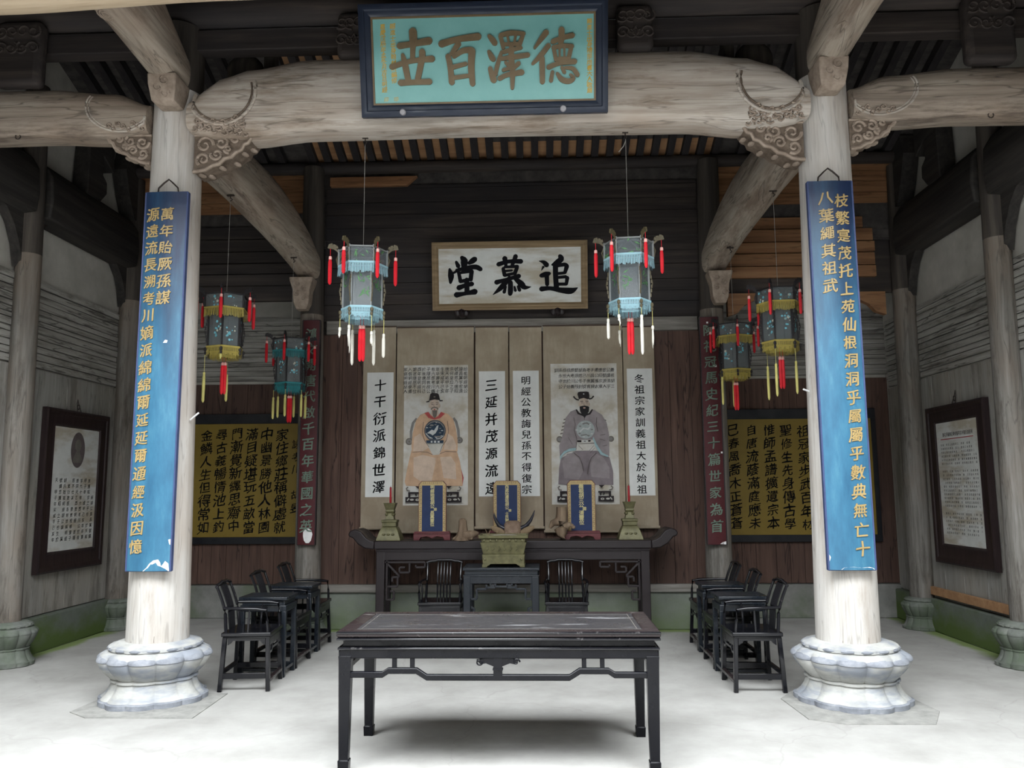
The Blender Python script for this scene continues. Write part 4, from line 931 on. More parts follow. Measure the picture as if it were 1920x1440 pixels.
def portrait(x0, x1, px, sxm, label, figs, paper, txt, ncol, nrow, zt):
    t, wob = scroll(x0, x1, 1.12, 3.57, figs['paper'][0], figs['paper'][1], 1.43, 3.1, label, paper)
    mats = []; mb = MB()
    def W(x, y, lay): X = px(figs['ox']+x/6); Z = 3.105-(720+y/6-683)*.00634; return (X, YS+wob(Z)-.003-.0005*lay, Z)
    for i, (mat, shape) in enumerate(figs['shapes']):
        if mat not in mats: mats.append(mat)
        m = mats.index(mat)
        if isinstance(shape, tuple): cx, cy, rx, ry = shape; pts = [(cx+rx*cos(k*2*pi/28), cy+ry*sin(k*2*pi/28)) for k in range(28)]
        else: pts = shape
        mb.poly([W(x, y, i) for x, y in pts], m)
    mb.build('painted_figure', mats, t, w=True, smooth=0)
    mb = MB(); xr = px(figs['tx'][1]); xl = px(figs['tx'][0])
    for i in range(ncol):
        for j in range(nrow):
            k = i*nrow+j
            if k >= len(txt): break
            put(mb, txt[k], (xr-(xr-xl)*i/(ncol-1), YS+wob(zt-.055*j)-.0035, zt-figs['st']*j), XX, ZZ, .05, off=.012, res=1)
    mb.build('inscription', 'ink_soft', t, w=True, smooth=0)
def line(pts, h):
    out = []; back = []
    for i, p in enumerate(pts):
        a = pts[max(i-1, 0)]; b = pts[min(i+1, len(pts)-1)]; L = math.hypot(b[0]-a[0], b[1]-a[1]) or 1
        nx, ny = -(b[1]-a[1])/L*h, (b[0]-a[0])/L*h; out.append((p[0]+nx, p[1]+ny)); back.append((p[0]-nx, p[1]-ny))
    return out+back[::-1]
def stand(c, w0, w1):
    o = []
    for s in (-1, 1):
        X = lambda v: c+s*v
        o += [('hat', [(X(w0), 1270), (X(w1), 1270), (X(w1), 1330), (X(w0), 1330)]), ('hat', [(X(w0), 1215), (X(w1-30), 1215), (X(w1-30), 1270), (X(w1-55), 1270), (X(w1-55), 1235), (X(w0), 1235)]),
              ('hat', line([(X(w0+30), 1262), (X(w0+20), 1245), (X(w0+45), 1225), (X(w0+65), 1240), (X(w0+55), 1258)], 8)), ('pale', (X(w0+45), 1302, 20, 12)), ('pale', (X(w0+105), 1300, 22, 10)), ('hat', (X(w0+45), 1302, 9, 5)), ('pale', line([(X(w1-40), 1285), (X(w1-20), 1310)], 6)),
              ('hat', [(X(w0+5), 1150), (X(w0+70), 1150), (X(w0+35), 1182)]), ('beard', line([(X(w1-30), 1160), (X(w1-10), 1175), (X(w1-20), 1200), (X(w1-50), 1205)], 7))]
    return o
LF = [('chair_g', line([(200, 640), (198, 540), (220, 440), (262, 390)], 14)), ('chair_g', line([(728, 640), (718, 520), (695, 430), (665, 388)], 14)), ('beard', (180, 650, 40, 40)), ('chair_g', (180, 650, 26, 26)), ('beard', (180, 650, 12, 12)), ('beard', (732, 640, 37, 37)), ('chair_g', (732, 640, 24, 24)), ('beard', (732, 640, 11, 11)),
      ('red', [(745, 940), (778, 1060), (768, 1140), (740, 1120)]),
      ('robe_o', [(205, 750), (175, 880), (135, 1100), (150, 1145), (300, 1152), (500, 1148), (768, 1152), (765, 1060), (738, 880), (700, 750)]), ('robe_o2', [(230, 830), (330, 800), (480, 840), (430, 1100), (300, 1090), (230, 1040)]), ('robe_o2', [(520, 830), (640, 820), (690, 900), (700, 1080), (560, 1060)]),
      ('robe_o', [(380, 318), (300, 350), (255, 410), (218, 560), (205, 700), (215, 775), (320, 770), (420, 752), (520, 762), (620, 775), (712, 762), (712, 640), (690, 500), (662, 400), (600, 340), (540, 318), (460, 380)]),
      ('robe_o2', [(235, 600), (300, 560), (345, 640), (400, 720), (330, 760), (225, 760)]), ('robe_o2', [(600, 560), (660, 600), (700, 700), (690, 752), (560, 745), (580, 650)]),
      ('pale', [(372, 665), (562, 665), (545, 730), (510, 800), (440, 805), (400, 730)]), ('lines', line([(335, 430), (325, 560), (350, 640), (400, 715)], 2.5)), ('lines', line([(600, 420), (612, 540), (590, 640), (545, 700), (520, 770)], 2.5)), ('lines', line([(215, 772), (300, 765), (380, 772), (440, 800)], 2.5)), ('lines', line([(520, 790), (580, 765), (700, 770)], 2.5)), ('robe_o', line([(470, 820), (480, 950), (470, 1100)], 3)),
      ('face', [(425, 290), (495, 290), (500, 340), (460, 372), (420, 340)]), ('collar_r', [(392, 318), (348, 330), (390, 385), (455, 405), (520, 390), (572, 340), (528, 318), (500, 365), (460, 388), (418, 360)]),
      ('face', (458, 240, 54, 74)), ('face', (402, 250, 9, 22)), ('face', (514, 250, 9, 22)), ('beard', [(432, 300), (486, 300), (480, 365), (460, 392), (440, 365)]), ('beard', line([(420, 292), (432, 272), (458, 266), (486, 272), (496, 292)], 6)), ('red', (458, 291, 7, 9)), ('lines', line([(418, 218), (446, 214)], 3)), ('lines', line([(472, 214), (500, 218)], 3)), ('lines', line([(422, 234), (446, 235)], 3)), ('lines', line([(472, 235), (496, 234)], 3)), ('lines', line([(455, 230), (449, 258), (464, 260)], 2)),
      ('hat', [(412, 115), (432, 104), (488, 107), (504, 120), (520, 186), (500, 184), (460, 176), (420, 186), (398, 194), (399, 178)]), ('beard', (458, 148, 12, 8)), ('hat', [(362, 200), (400, 190), (402, 205), (372, 211)]), ('hat', [(510, 184), (552, 186), (546, 199), (515, 200)]),
      ('badge_b', (465, 530, 117, 119)), ('chair_g', (465, 530, 108, 110)), ('badge_b', (465, 530, 102, 104)), *[('badge_w', (465+(78+16*(i % 2))*cos(i*.7), 530+(80+14*(i % 2))*sin(i*.7), 12, 5)) for i in range(9) if sin(i*.7) > -.2 or i % 2], *[('chair_g', (465+62*cos(i*1.1+.4), 530+66*sin(i*1.1+.4), 13, 6)) for i in range(6)], ('badge_w', [(392, 548), (430, 520), (455, 530), (485, 478), (505, 468), (495, 520), (472, 560), (440, 585), (420, 570)]), ('chair_g', (430, 470, 22, 10)), ('chair_g', (510, 600, 40, 9)), ('badge_w', line([(365, 560), (400, 600), (440, 620)], 4)), ('badge_w', line([(560, 590), (520, 620), (480, 622)], 4)), ('chair_g', line([(380, 470), (420, 440), (470, 428), (530, 450), (560, 490)], 5)),
      ('badge_b', [(368, 640), (562, 640), (556, 672), (376, 672)]), ('badge_w', [(420, 646), (440, 646), (440, 667), (420, 667)]), ('badge_w', [(455, 646), (480, 646), (480, 667), (455, 667)]), ('badge_w', [(495, 646), (518, 646), (518, 667), (495, 667)])]+stand(455, 130, 306)
RF = [('beard', (215, 640, 36, 36)), ('chair_g', (215, 640, 22, 22)), ('beard', (785, 640, 33, 33)), ('chair_g', (785, 640, 20, 20))]+[('beard', line([(262+(-10)*i, 420+40*i), (290-10*i, 412+40*i)], 7)) for i in range(5)]+[('beard', line([(715+8*i, 425+45*i), (735+8*i, 435+45*i)], 6)) for i in range(4)]+[
      ('robe_p2', [(225, 850), (205, 960), (195, 1140), (330, 1152), (640, 1150), (800, 1150), (800, 1000), (765, 850), (740, 820), (620, 770), (400, 770)]), ('robe_p', [(240, 880), (300, 800), (400, 790), (450, 870), (470, 1000), (420, 1090), (260, 1070)]), ('robe_p', [(540, 860), (600, 790), (700, 850), (760, 960), (760, 1080), (560, 1060)]),
      ('robe_p', [(400, 305), (340, 330), (285, 400), (255, 560), (235, 640), (208, 710), (218, 865), (260, 800), (400, 755), (400, 690), (600, 690), (640, 760), (690, 830), (762, 832), (765, 600), (740, 460), (690, 370), (600, 308), (500, 385)]),
      ('face', [(455, 290), (535, 290), (545, 330), (495, 370), (445, 330)]), ('hat', [(398, 310), (418, 358), (488, 387), (562, 362), (592, 310), (578, 304), (545, 348), (490, 367), (437, 345), (412, 303)]), ('lines', line([(495, 385), (492, 425)], 3)),
      ('face', (495, 240, 54, 72)), ('face', (438, 250, 8, 20)), ('face', (552, 250, 8, 20)), ('beard_d', [(442, 275), (470, 268), (495, 262), (520, 268), (550, 278), (545, 330), (520, 370), (496, 405), (468, 368), (446, 325)]), ('face', (495, 290, 13, 9)), ('red', (495, 291, 6, 4)), ('lines', line([(452, 216), (482, 214)], 4)), ('lines', line([(508, 214), (540, 216)], 4)), ('lines', line([(458, 232), (482, 233)], 3)), ('lines', line([(510, 233), (534, 232)], 3)), ('lines', line([(494, 230), (488, 254), (502, 256)], 2)),
      ('hat', [(428, 112), (455, 106), (525, 106), (548, 112), (554, 150), (552, 192), (530, 192), (490, 177), (450, 188), (436, 194), (420, 135)]), ('badge_w', (490, 133, 8, 6)), ('hat', line([(436, 200), (408, 194), (388, 176), (376, 158)], 8)), ('hat', line([(550, 190), (578, 184), (592, 168), (602, 156)], 8)),
      ('badge_g', (503, 535, 102, 102)), *[('badge_w' if i % 2 else 'chair_g', (503+(70+14*(i % 3))*cos(i*.62), 535+(70+12*(i % 2))*sin(i*.62), 14, 7)) for i in range(10)], ('badge_w', line([(440, 560), (480, 520), (530, 530), (560, 500)], 8)), ('chair_g', line([(470, 470), (520, 460), (545, 480)], 8)), ('chair_g', line([(450, 600), (510, 590), (540, 610)], 6)),
      ('pale', [(405, 648), (600, 648), (610, 680), (405, 690)]), ('hat', [(408, 652), (455, 652), (455, 676), (408, 676)]), ('hat', [(530, 652), (560, 652), (556, 670), (530, 672)]), ('badge_w', (493, 665, 28, 15)), ('chair_g', (493, 665, 14, 7)),
      ('cuff', [(213, 835), (258, 778), (320, 745), (392, 738), (392, 766), (300, 780), (250, 815), (222, 872)]), ('cuff', [(588, 615), (620, 690), (680, 790), (750, 828), (742, 842), (665, 815), (608, 720), (580, 640)]),
      ('lines', line([(375, 400), (390, 480), (378, 540), (405, 640), (395, 730)], 3)), ('lines', line([(630, 400), (622, 480), (640, 560)], 3)), ('lines', line([(660, 600), (720, 590)], 2.5)), ('lines', line([(655, 640), (720, 660)], 2.5)), ('lines', line([(690, 720), (740, 710)], 2.5)), ('lines', line([(370, 795), (430, 840), (460, 920), (475, 1000)], 3.5)), ('lines', line([(620, 795), (560, 850), (530, 930), (515, 1030)], 3.5)), ('lines', line([(420, 710), (470, 760)], 2)), ('lines', line([(590, 715), (540, 770)], 2)), ('lines', line([(600, 740), (545, 800)], 2)), ('lines', line([(310, 620), (355, 700)], 2))]+stand(490, 140, 310)
t1 = '始祖明經胡公諱昌翼字宏遠號繹思乃唐昭宗何皇后之子唐天祐甲子年生宋咸平己亥年卒壽享九十有六葬考川鶴子隱居教授公於後唐同光己酉年登明經科第遂隱居不仕入倡明經學遷家倡明經胡人'
t2 = '義祖胡三公諱清字宦婺源人唐昭宗東遷公攜太子昌翼歸考川撫育為己子從胡姓冬封婺源公歿葬考川義祖大於始祖世世子孫永守公訓'
portrait(-1.375, -.445, lambda p: -.44+(p-889)*.00653, 0, 'wide scroll painting of a seated bearded official in an orange robe', dict(paper=(-1.285, -.515), ox=740, shapes=LF, tx=(762, 873), st=.053), 'old_paper', t1, 14, 6, 3.05)
portrait(.39, 1.335, lambda p: .39+(p-1017)*.00638, 0, 'wide stained scroll painting of a seated bearded official in mauve', dict(paper=(.475, 1.265), ox=1010, shapes=RF, tx=(1034, 1146), st=.066), 'old_paper', t2, 16, 4, 3.02)
# ------------------------------------------------------------------ furniture
def strut_bar(mb, pts, w, h, **k): return mb.bar(pts, w, h, **k)
# front table
TX0, TX1, TY0, TY1, TZ = -.855, 1.035, 4.85, 5.64, .785
t = thing('altar_table', 'large worn black lacquer table in the foreground, centre of the hall', 'table', ((TX0+TX1)/2, (TY0+TY1)/2, 0)); t.rotation_euler.z = 0
mb = MB().bx(TX0+.10, TX1-.10, TY0+.085, TY1-.085, TZ-.03, TZ); mb.build('top_panel', 'table_top', t, w=True, smooth=0)
mb = MB()
for a, b, c, d in ((TX0, TX1, TY0, TY0+.083), (TX0, TX1, TY1-.083, TY1), (TX0, TX0+.098, TY0+.084, TY1-.084), (TX1-.098, TX1, TY0+.084, TY1-.084)): mb.bx(a, b, c, d, TZ-.032, TZ+.001)
mb.build('top_frame', 'table_rim', t, w=True, bev=.009, seg=3)
mb = MB()
for a, b, c, d in ((TX0+.10, TX1-.10, TY0+.10, TY0+.104), (TX0+.13, TX1-.13, TY1-.13, TY1-.127), (TX0+.125, TX0+.129, TY0+.09, TY1-.09), (TX1-.129, TX1-.125, TY0+.09, TY1-.09)): mb.bx(a, b, c, d, TZ-.0005, TZ+.0012)
mb.build('inlay_line', 'inlay', t, w=True, smooth=0)
mb = MB().bx(TX0+.01, TX1-.01, TY0+.01, TY1-.01, TZ-.052, TZ-.034)
mb.build('edge_moulding', 'table_edge', t, w=True, bev=.0085, seg=3)
mb = MB()
for z, k in ((TZ-.008, .004), (TZ-.043, .006), (TZ-.097, .012)): mb.tube([(TX0+k, TY0+k, z), (TX1-k, TY0+k, z), (TX1-k, TY1-k, z), (TX0+k, TY1-k, z)], .0085, 8, closed=True)
mb.build('edge_bead', 'table_edge', t, w=True, smooth=60)
MB().bx(TX0+.035, TX1-.035, TY0+.035, TY1-.035, TZ-.098, TZ-.053).build('waist', 'table', t, w=True, smooth=0)
def leg_pts(x, y): return MB().rect_lathe([(.030, .030, 0), (.032, .032, .055), (.0325, .0325, .06), (.027, .027, .062), (.031, .031, .3), (.036, .036, .62), (.038, .038, .645)], (x, y, 0))
for i, (x, y) in enumerate(((TX0+.05, TY0+.05), (TX1-.05, TY0+.05), (TX0+.05, TY1-.05), (TX1-.05, TY1-.05))):
    leg_pts(x, y).build('leg', 'table', t, w=True, bev=.004, smooth=25)
for y, s in ((TY0+.016, 1), (TY1-.016, -1)):
    MB().bx(TX0+.012, TX1-.012, min(y, y+.03*s), max(y, y+.03*s), TZ-.155, TZ-.094).build('apron', 'table', t, w=True, bev=.009, seg=3)
for x, s in ((TX0+.016, 1), (TX1-.016, -1)):
    MB().bx(min(x, x+.03*s), max(x, x+.03*s), TY0+.05, TY1-.05, TZ-.155, TZ-.094).build('apron', 'table', t, w=True, bev=.009, seg=3)
for y in (TY0+.035, TY1-.035):
    mb = MB(); L, Rr = TX0+.07, TX1-.07; zA, zB = .548, .523
    mb.bar([(L, y, zA-.01), (L+.20, y, zA-.01), (L+.235, y, zA+.012), (L+.40, y, zA+.012), (L+.46, y, zB), (Rr-.46, y, zB), (Rr-.40, y, zA+.012), (Rr-.235, y, zA+.012), (Rr-.20, y, zA-.01), (Rr, y, zA-.01)], .03, .034)
    mb.build('humped_stretcher', 'table', t, w=True, bev=.005, smooth=20)
    for x in (L+.27, L+.375, Rr-.375, Rr-.27): MB().box((x, y, .595), (.026, .026, .09)).build('short_strut', 'table', t, w=True, bev=.003)
    c = (TX0+TX1)/2+.0; mb = MB()
    mb.bx(c-.026, c+.026, y-.016, y+.016, .52, .635); mb.bx(c-.03, c+.03, y-.02, y+.02, .566, .574)
    mb.prism([(c-.125, .622), (c-.10, .598), (c-.07, .604), (c-.03, .588), (c+.03, .588), (c+.07, .604), (c+.10, .598), (c+.125, .622), (c+.06, .634), (c-.06, .634)], y-.012, y+.012, 'y')
    for s in (-1, 1): spiral(mb, (c+s*.108, .612), .02, 1.2, s, y-.014, .006, 0)
    mb.build('carved_boss', 'table', t, w=True, bev=.002)
for x in (TX0+.035, TX1-.035): MB().bar([(x, TY0+.07, .538), (x, TY0+.2, .538), (x, TY0+.24, .56), (x, TY1-.24, .56), (x, TY1-.2, .538), (x, TY1-.07, .538)], .03, .034).build('side_stretcher', 'table', t, w=True, bev=.005, smooth=20)

# long altar table
AX0, AX1, AY0, AY1 = -1.47, 1.52, 8.99, 9.42
t = thing('long_altar_table', 'very long dark maroon altar table with upturned ends, against the altar wall', 'table', (.025, 9.2, 0))
MB().bx(AX0-.02, AX1+.02, AY0, AY1, .965, 1.055).build('top_slab', 'maroon', t, w=True, bev=.01)
for s, x in ((-1, AX0-.02), (1, AX1+.02)):
    pf = [(0, .965), (.10, .975), (.18, 1.02), (.24, 1.09), (.275, 1.10), (.29, 1.13), (.27, 1.165), (.22, 1.185), (.15, 1.16), (.09, 1.09), (.04, 1.06), (0, 1.055)]
    MB().prism([(x+s*a, b) for a, b in pf], AY0, AY1, 'y').build('upturned_end', 'maroon', t, w=True, bev=.012, smooth=50)
MB().bx(AX0, AX1, AY0+.01, AY0+.03, .93, .965).bx(AX0-.008, AX1+.008, AY0-.002, AY0+.035, .948, .956).build('bead', 'maroon', t, w=True, bev=.004)
MB().bx(AX0, AX1, AY0+.015, AY0+.045, .845, .945).bx(AX0, AX1, AY1-.045, AY1-.015, .845, .945).build('apron', 'maroon', t, w=True, bev=.006)
for x in (AX0+.05, AX1-.05):
    for y in (AY0+.05, AY1-.05): MB().bx(x-.048, x+.048, y-.04, y+.04, 0, .945).build('leg', 'maroon', t, w=True, bev=.008)
def key(mb, x, s, y):
    P = lambda a, b: (x+s*a, y, .845-b)
    for pts in ([(0, .02), (.44, .02), (.44, .075), (.34, .075), (.34, .05)], [(.02, 0), (.02, .42), (.10, .42), (.10, .33), (.06, .33)], [(.27, .02), (.27, .13), (.16, .13), (.16, .075), (.22, .075)], [(.02, .28), (.14, .28), (.14, .18), (.08, .18), (.08, .23)], [(.02, .02), (.27, .27)] and [(.03, .04), (.16, .17), (.14, .18)]):
        for a, b in zip(pts, pts[1:]): mb.bar([P(*a), P(*b)], .022, .02, upv=(0, 1, 0))
for s, x in ((1, AX0+.10), (-1, AX1-.10)):
    mb = MB(); key(mb, x, s, AY0+.03); mb.build('fretwork_bracket', 'maroon', t, w=True, bev=.003)

# square offering table
t = thing('square_table', 'square blue-black lacquer table under the bronze censer', 'table', (-.07, 8.75, 0))
X0, X1, Y0, Y1 = -.465, .325, 8.45, 9.0-.03
MB().bx(X0, X1, Y0, Y1, .785, .815).build('top', 'lacquer_blue', t, w=True, bev=.006)
MB().bx(X0+.02, X1-.02, Y0+.02, Y1-.02, .742, .786).build('waist', 'lacquer_blue', t, w=True, bev=.003)
MB().bx(X0+.005, X1-.005, Y0+.005, Y1-.005, .725, .742).build('moulding', 'lacquer_blue', t, w=True, bev=.005)
for x in (X0+.045, X1-.045):
    for y in (Y0+.045, Y1-.045): MB().bx(x-.036, x+.036, y-.036, y+.036, 0, .728).build('leg', 'lacquer_blue', t, w=True, bev=.006)
MB().bx(X0+.01, X1-.01, Y0+.012, Y0+.04, .655, .73).bx(X0+.01, X1-.01, Y1-.04, Y1-.012, .655, .73).bx(X0+.012, X0+.04, Y0+.04, Y1-.04, .655, .73).bx(X1-.04, X1-.012, Y0+.04, Y1-.04, .655, .73).build('apron', 'lacquer_blue', t, w=True, bev=.004)
mb = MB(); c = (X0+X1)/2; y = Y0+.03
for s in (-1, 1):
    for pts in ([(.31, .66), (.31, .50), (.25, .50), (.25, .60)], [(.25, .60), (.15, .60), (.15, .645)], [(.15, .615), (.06, .615), (.06, .655)], [(.31, .42), (.27, .40), (.29, .36)], [(.06, .635), (.11, .635), (.11, .655)]):
        for a, b in zip(pts, pts[1:]): mb.bar([(c+s*a[0], y, a[1]), (c+s*b[0], y, b[1])], .022, .018, upv=(0, 1, 0))
mb.bar([(c-.06, y, .625), (c+.06, y, .625)], .03, .02); mb.build('fretwork', 'lacquer_blue', t, w=True, bev=.003)

# armchair, facing -y, origin on the floor under its seat centre
def chair(label, loc, rz, group):
    t = thing('armchair', label, 'chair', loc, rz, group); w_, d_ = .225, .20; L = 'lacquer'
    MB().bx(-w_, w_, -d_, d_, .43, .462).bx(-w_+.01, w_-.01, -d_+.01, d_-.01, .415, .43).build('seat', L, t, bev=.006)
    for s in (-1, 1):
        MB().bar([(s*(w_-.005), -d_+.01, 0), (s*(w_-.03), -d_+.03, .42)], .034, .034, upv=(0, 1, 0)).build('leg', L, t, bev=.004)
        MB().bar([(s*(w_-.005), d_-.005, 0), (s*(w_-.03), d_-.025, .42)], .034, .034, upv=(0, 1, 0)).build('leg', L, t, bev=.004)
    bk = MB()
    cur = lambda z: d_-.03+.015*sin((z-.46)*7)+max(0, z-.60)**1.5*.75
    zs = [.46+.365*i/10 for i in range(11)]
    for s in (-1, 1): bk.tube([(s*(w_-.035-.01*sin((z-.46)*7)), cur(z), z) for z in zs], [.015-.003*i/10 for i in range(11)], 8)
    rail = [(-w_+.03, .824), (-w_+.07, .838), (-.11, .84), (-.075, .852), (.075, .852), (.11, .84), (w_-.07, .838), (w_-.03, .824)]
    bk.tube([(x, cur(.825), z) for x, z in rail], .014, 8); bk.build('backrest_frame', L, t, smooth=60)
    for i in range(5): MB().tube([(.034*(i-2), cur(z)+.004, z) for z in zs]+[(.034*(i-2), cur(.83), .848)], .0085, 6).build('back_spindle', L, t, smooth=60)
    for s in (-1, 1):
        MB().tube([(s*(w_-.035), cur(.655), .655), (s*(w_-.01), .06, .652), (s*(w_-.005), -.08, .648), (s*(w_-.01), -d_+.045, .64), (s*(w_-.012), -d_+.035, .55), (s*(w_-.02), -d_+.03, .46)], [.012, .014, .016, .014, .012, .013], 8).tube([(s*(w_-.01), -.02, .648), (s*(w_-.022), -.015, .57), (s*(w_-.02), -.01, .46)], [.006, .011, .008], 6).build('armrest', L, t, smooth=60)
    MB().bx(-w_+.03, w_-.03, -d_+.012, -d_+.028, .355, .416).build('apron', L, t, bev=.003)
    for s in (-1, 1):
        MB().prism([(-d_+.05, .415), (d_-.05, .415), (d_-.05, .36), (d_-.075, .375), (d_-.09, .395), (-d_+.09, .395), (-d_+.075, .375), (-d_+.05, .36)], s*(w_-.03)-.008, s*(w_-.03)+.008, 'x').build('side_apron', L, t, smooth=0)
    MB().bar([(-w_+.02, -d_+.02, .30), (-.12, -d_+.02, .30), (-.09, -d_+.02, .325), (.09, -d_+.02, .325), (.12, -d_+.02, .30), (w_-.02, -d_+.02, .30)], .016, .018).box((-.1, -d_+.02, .345), (.014, .014, .05)).box((.1, -d_+.02, .345), (.014, .014, .05)).build('humped_stretcher', L, t, smooth=20)
    MB().bx(-w_+.005, w_-.005, -d_-.005, -d_+.03, .07, .10).build('footrest', 'table_rim', t, bev=.006)
    for s in (-1, 1): MB().bx(s*(w_-.012)-.011, s*(w_-.012)+.011, -d_+.02, d_-.02, .10, .145).build('side_stretcher', L, t, bev=.003)
    MB().bx(-w_+.02, w_-.02, d_-.025, d_-.003, .13, .165).build('rear_stretcher', L, t, bev=.003)
    return t
c0 = chair('black armchair left of the square offering table, facing the camera', (-.71, 8.72, 0), 0, 'armchairs')
dup(c0, (.60, 8.72, 0), 0, 'black armchair right of the square offering table, facing the camera')
G = 'armchairs'
for (x, y, a, lb) in ((-2.085, 6.955, 95, 'black armchair at the near end of the left row'), (-2.10, 7.815, 90, 'black armchair in the middle of the left row'), (-2.12, 8.665, 90, 'black armchair at the far end of the left row'),
                      (2.065, 6.96, -90, 'black armchair at the near end of the right row'), (2.08, 7.81, -90, 'black armchair in the middle of the right row'), (2.10, 8.655, -90, 'black armchair at the far end of the right row')):
    dup(c0, (x, y, 0), R(a), lb)
def tea_table(label, loc, rz):
    t = thing('tea_table', label, 'table', loc, rz, 'tea tables'); L = 'lacquer_blue'; a, b = .215, .172
    MB().bx(-a, a, -b, b, .655, .683).build('top', L, t, bev=.005)
    MB().bx(-a+.025, a-.025, -b+.025, b-.025, .612, .656).build('waist', L, t, bev=.003)
    MB().bx(-a+.01, a-.01, -b+.01, b-.01, .556, .612).build('apron', L, t, bev=.006)
    for x in (-a+.03, a-.03):
        for y in (-b+.03, b-.03): MB().bx(x-.02, x+.02, y-.02, y+.02, 0, .56).build('leg', L, t, bev=.004)
    MB().bx(-a+.03, a-.03, -b+.03, b-.03, .315, .335).build('shelf', L, t, bev=.003)
    mb = MB()
    for y in (-b+.03, b-.03): mb.bx(-a+.04, a-.04, y-.014, y+.014, .05, .078)
    for x in (-a+.03, a-.03): mb.bx(x-.014, x+.014, -b+.04, b-.04, .05, .078)
    mb.build('floor_frame', L, t, bev=.003); return t
t0 = tea_table('small black tea table of the left chair row, nearer the camera', (-2.10, 7.385, 0), R(0))
dup(t0, (-2.12, 8.24, 0), R(0), 'small black tea table of the left chair row, farther back')
dup(t0, (2.08, 7.385, 0), 0, 'small black tea table of the right chair row, nearer the camera')
dup(t0, (2.10, 8.235, 0), 0, 'small black tea table of the right chair row, farther back')

# ------------------------------------------------------------------ things on the tables
t = thing('censer', 'square tiered olive bronze incense censer on the square table', 'incense burner', (-.047, 8.66, .815))
B = 'bronze'
MB().rect_lathe([(.215, .15, .032), (.218, .152, .10), (.222, .155, .128), (.205, .14, .13)]).build('base', B, t, bev=.004)
mb = MB()
for sx in (-1, 1):
    for sy in (-1, 1): mb.prism([(sx*.218, .034), (sx*.13, .034), (sx*.15, .018), (sx*.165, .012), (sx*.17, 0), (sx*.222, 0)], sy*.15, sy*.11, 'y')
mb.build('foot', B, t, bev=.003)
MB().rect_lathe([(.205, .14, .128), (.212, .145, .14), (.235, .165, .235), (.24, .168, .25), (.222, .15, .252)]).build('body', B, t, bev=.003)
MB().rect_lathe([(.222, .15, .25), (.228, .155, .285), (.255, .18, .295), (.258, .183, .325), (.245, .17, .327), (.235, .16, .31), (.15, .1, .305)]).build('rim', B, t, bev=.003)
mb = MB()
for i in range(7): mb.ell((-.2+.066*i, -.158-.004*(i % 2), .272), (.012, .008, .012), 8, 5)
for i in range(6): mb.tube([(-.17+.06*i, -.153, .165), (-.15+.06*i, -.158, .19), (-.17+.06*i, -.162, .215), (-.145+.06*i, -.161, .22)], .005, 5)
for x in (-.19, .19): mb.ell((x, -.157, .08), (.012, .008, .012), 8, 5)
mb.build('relief_ornament', B, t)
mb = MB().ell((0, 0, .30), (.21, .14, .025), 16, 6); mb.build('ash', 'ash', t)
st = MB()
for x, y, a in ((-.17, -.06, .03), (-.155, -.02, -.04), (-.1, .0, .05), (.06, .02, -.02), (.12, -.03, .04), (.15, .01, .02)): st.tube([(x, y, .29), (x+a, y, .37+.03*abs(a)*10)], .003, 5)
st.build('incense_stubs', 'ear', t)

def candlestick(x, nm, lab):
    t = thing('candlestick', lab, 'candlestick', (x, 9.16, 1.055))
    MB().rect_lathe([(.135, .13, 0), (.133, .128, .02), (.105, .10, .10), (.083, .08, .145), (.075, .072, .15)]).build('flared_base', B, t, bev=.004)
    MB().rect_lathe([(.07, .068, .15), (.078, .075, .155), (.078, .075, .195), (.086, .082, .20), (.086, .082, .225), (.06, .058, .23)]).build('block', B, t, bev=.003)
    MB().rect_lathe([(.05, .05, .228), (.045, .045, .26), (.038, .038, .27), (.036, .036, .30)]).build('stem', B, t, bev=.003)
    mb = MB()
    for sx in (-1, 1):
        for sy in (-1, 1): mb.ell((sx*.036, sy*.036, .285), (.018, .018, .018), 8, 6)
    mb.build('bead_knob', B, t)
    MB().rect_lathe([(.036, .036, .30), (.05, .05, .32), (.045, .045, .335), (.066, .066, .405), (.07, .07, .412), (.055, .055, .413), (.03, .03, .39)]).build('cup', B, t, bev=.003)
    mb = MB()
    for i in range(3): mb.ell((-.02+.02*i, -.076, .215), (.009, .006, .009), 7, 5); mb.ell((-.05+.05*i, -.118+.0, .07), (.02, .012, .012), 7, 5)
    mb.build('relief_ornament', B, t)
    c = thing('red_candle', 'thin red candle standing in the %s bronze candlestick' % nm, 'candle', (x, 9.16, 1.445))
    MB().lathe([(.012, 0), (.013, .03), (.012, .19), (.009, .2)], n=10).build('wax', 'candle', c)
    MB().tube([(0, 0, .2), (.002, 0, .215)], .002, 5).build('wick', 'ink', c)
candlestick(-1.345, 'left', 'stepped square bronze candlestick at the left end of the altar')
candlestick(1.325, 'right', 'stepped square bronze candlestick at the right end of the altar')

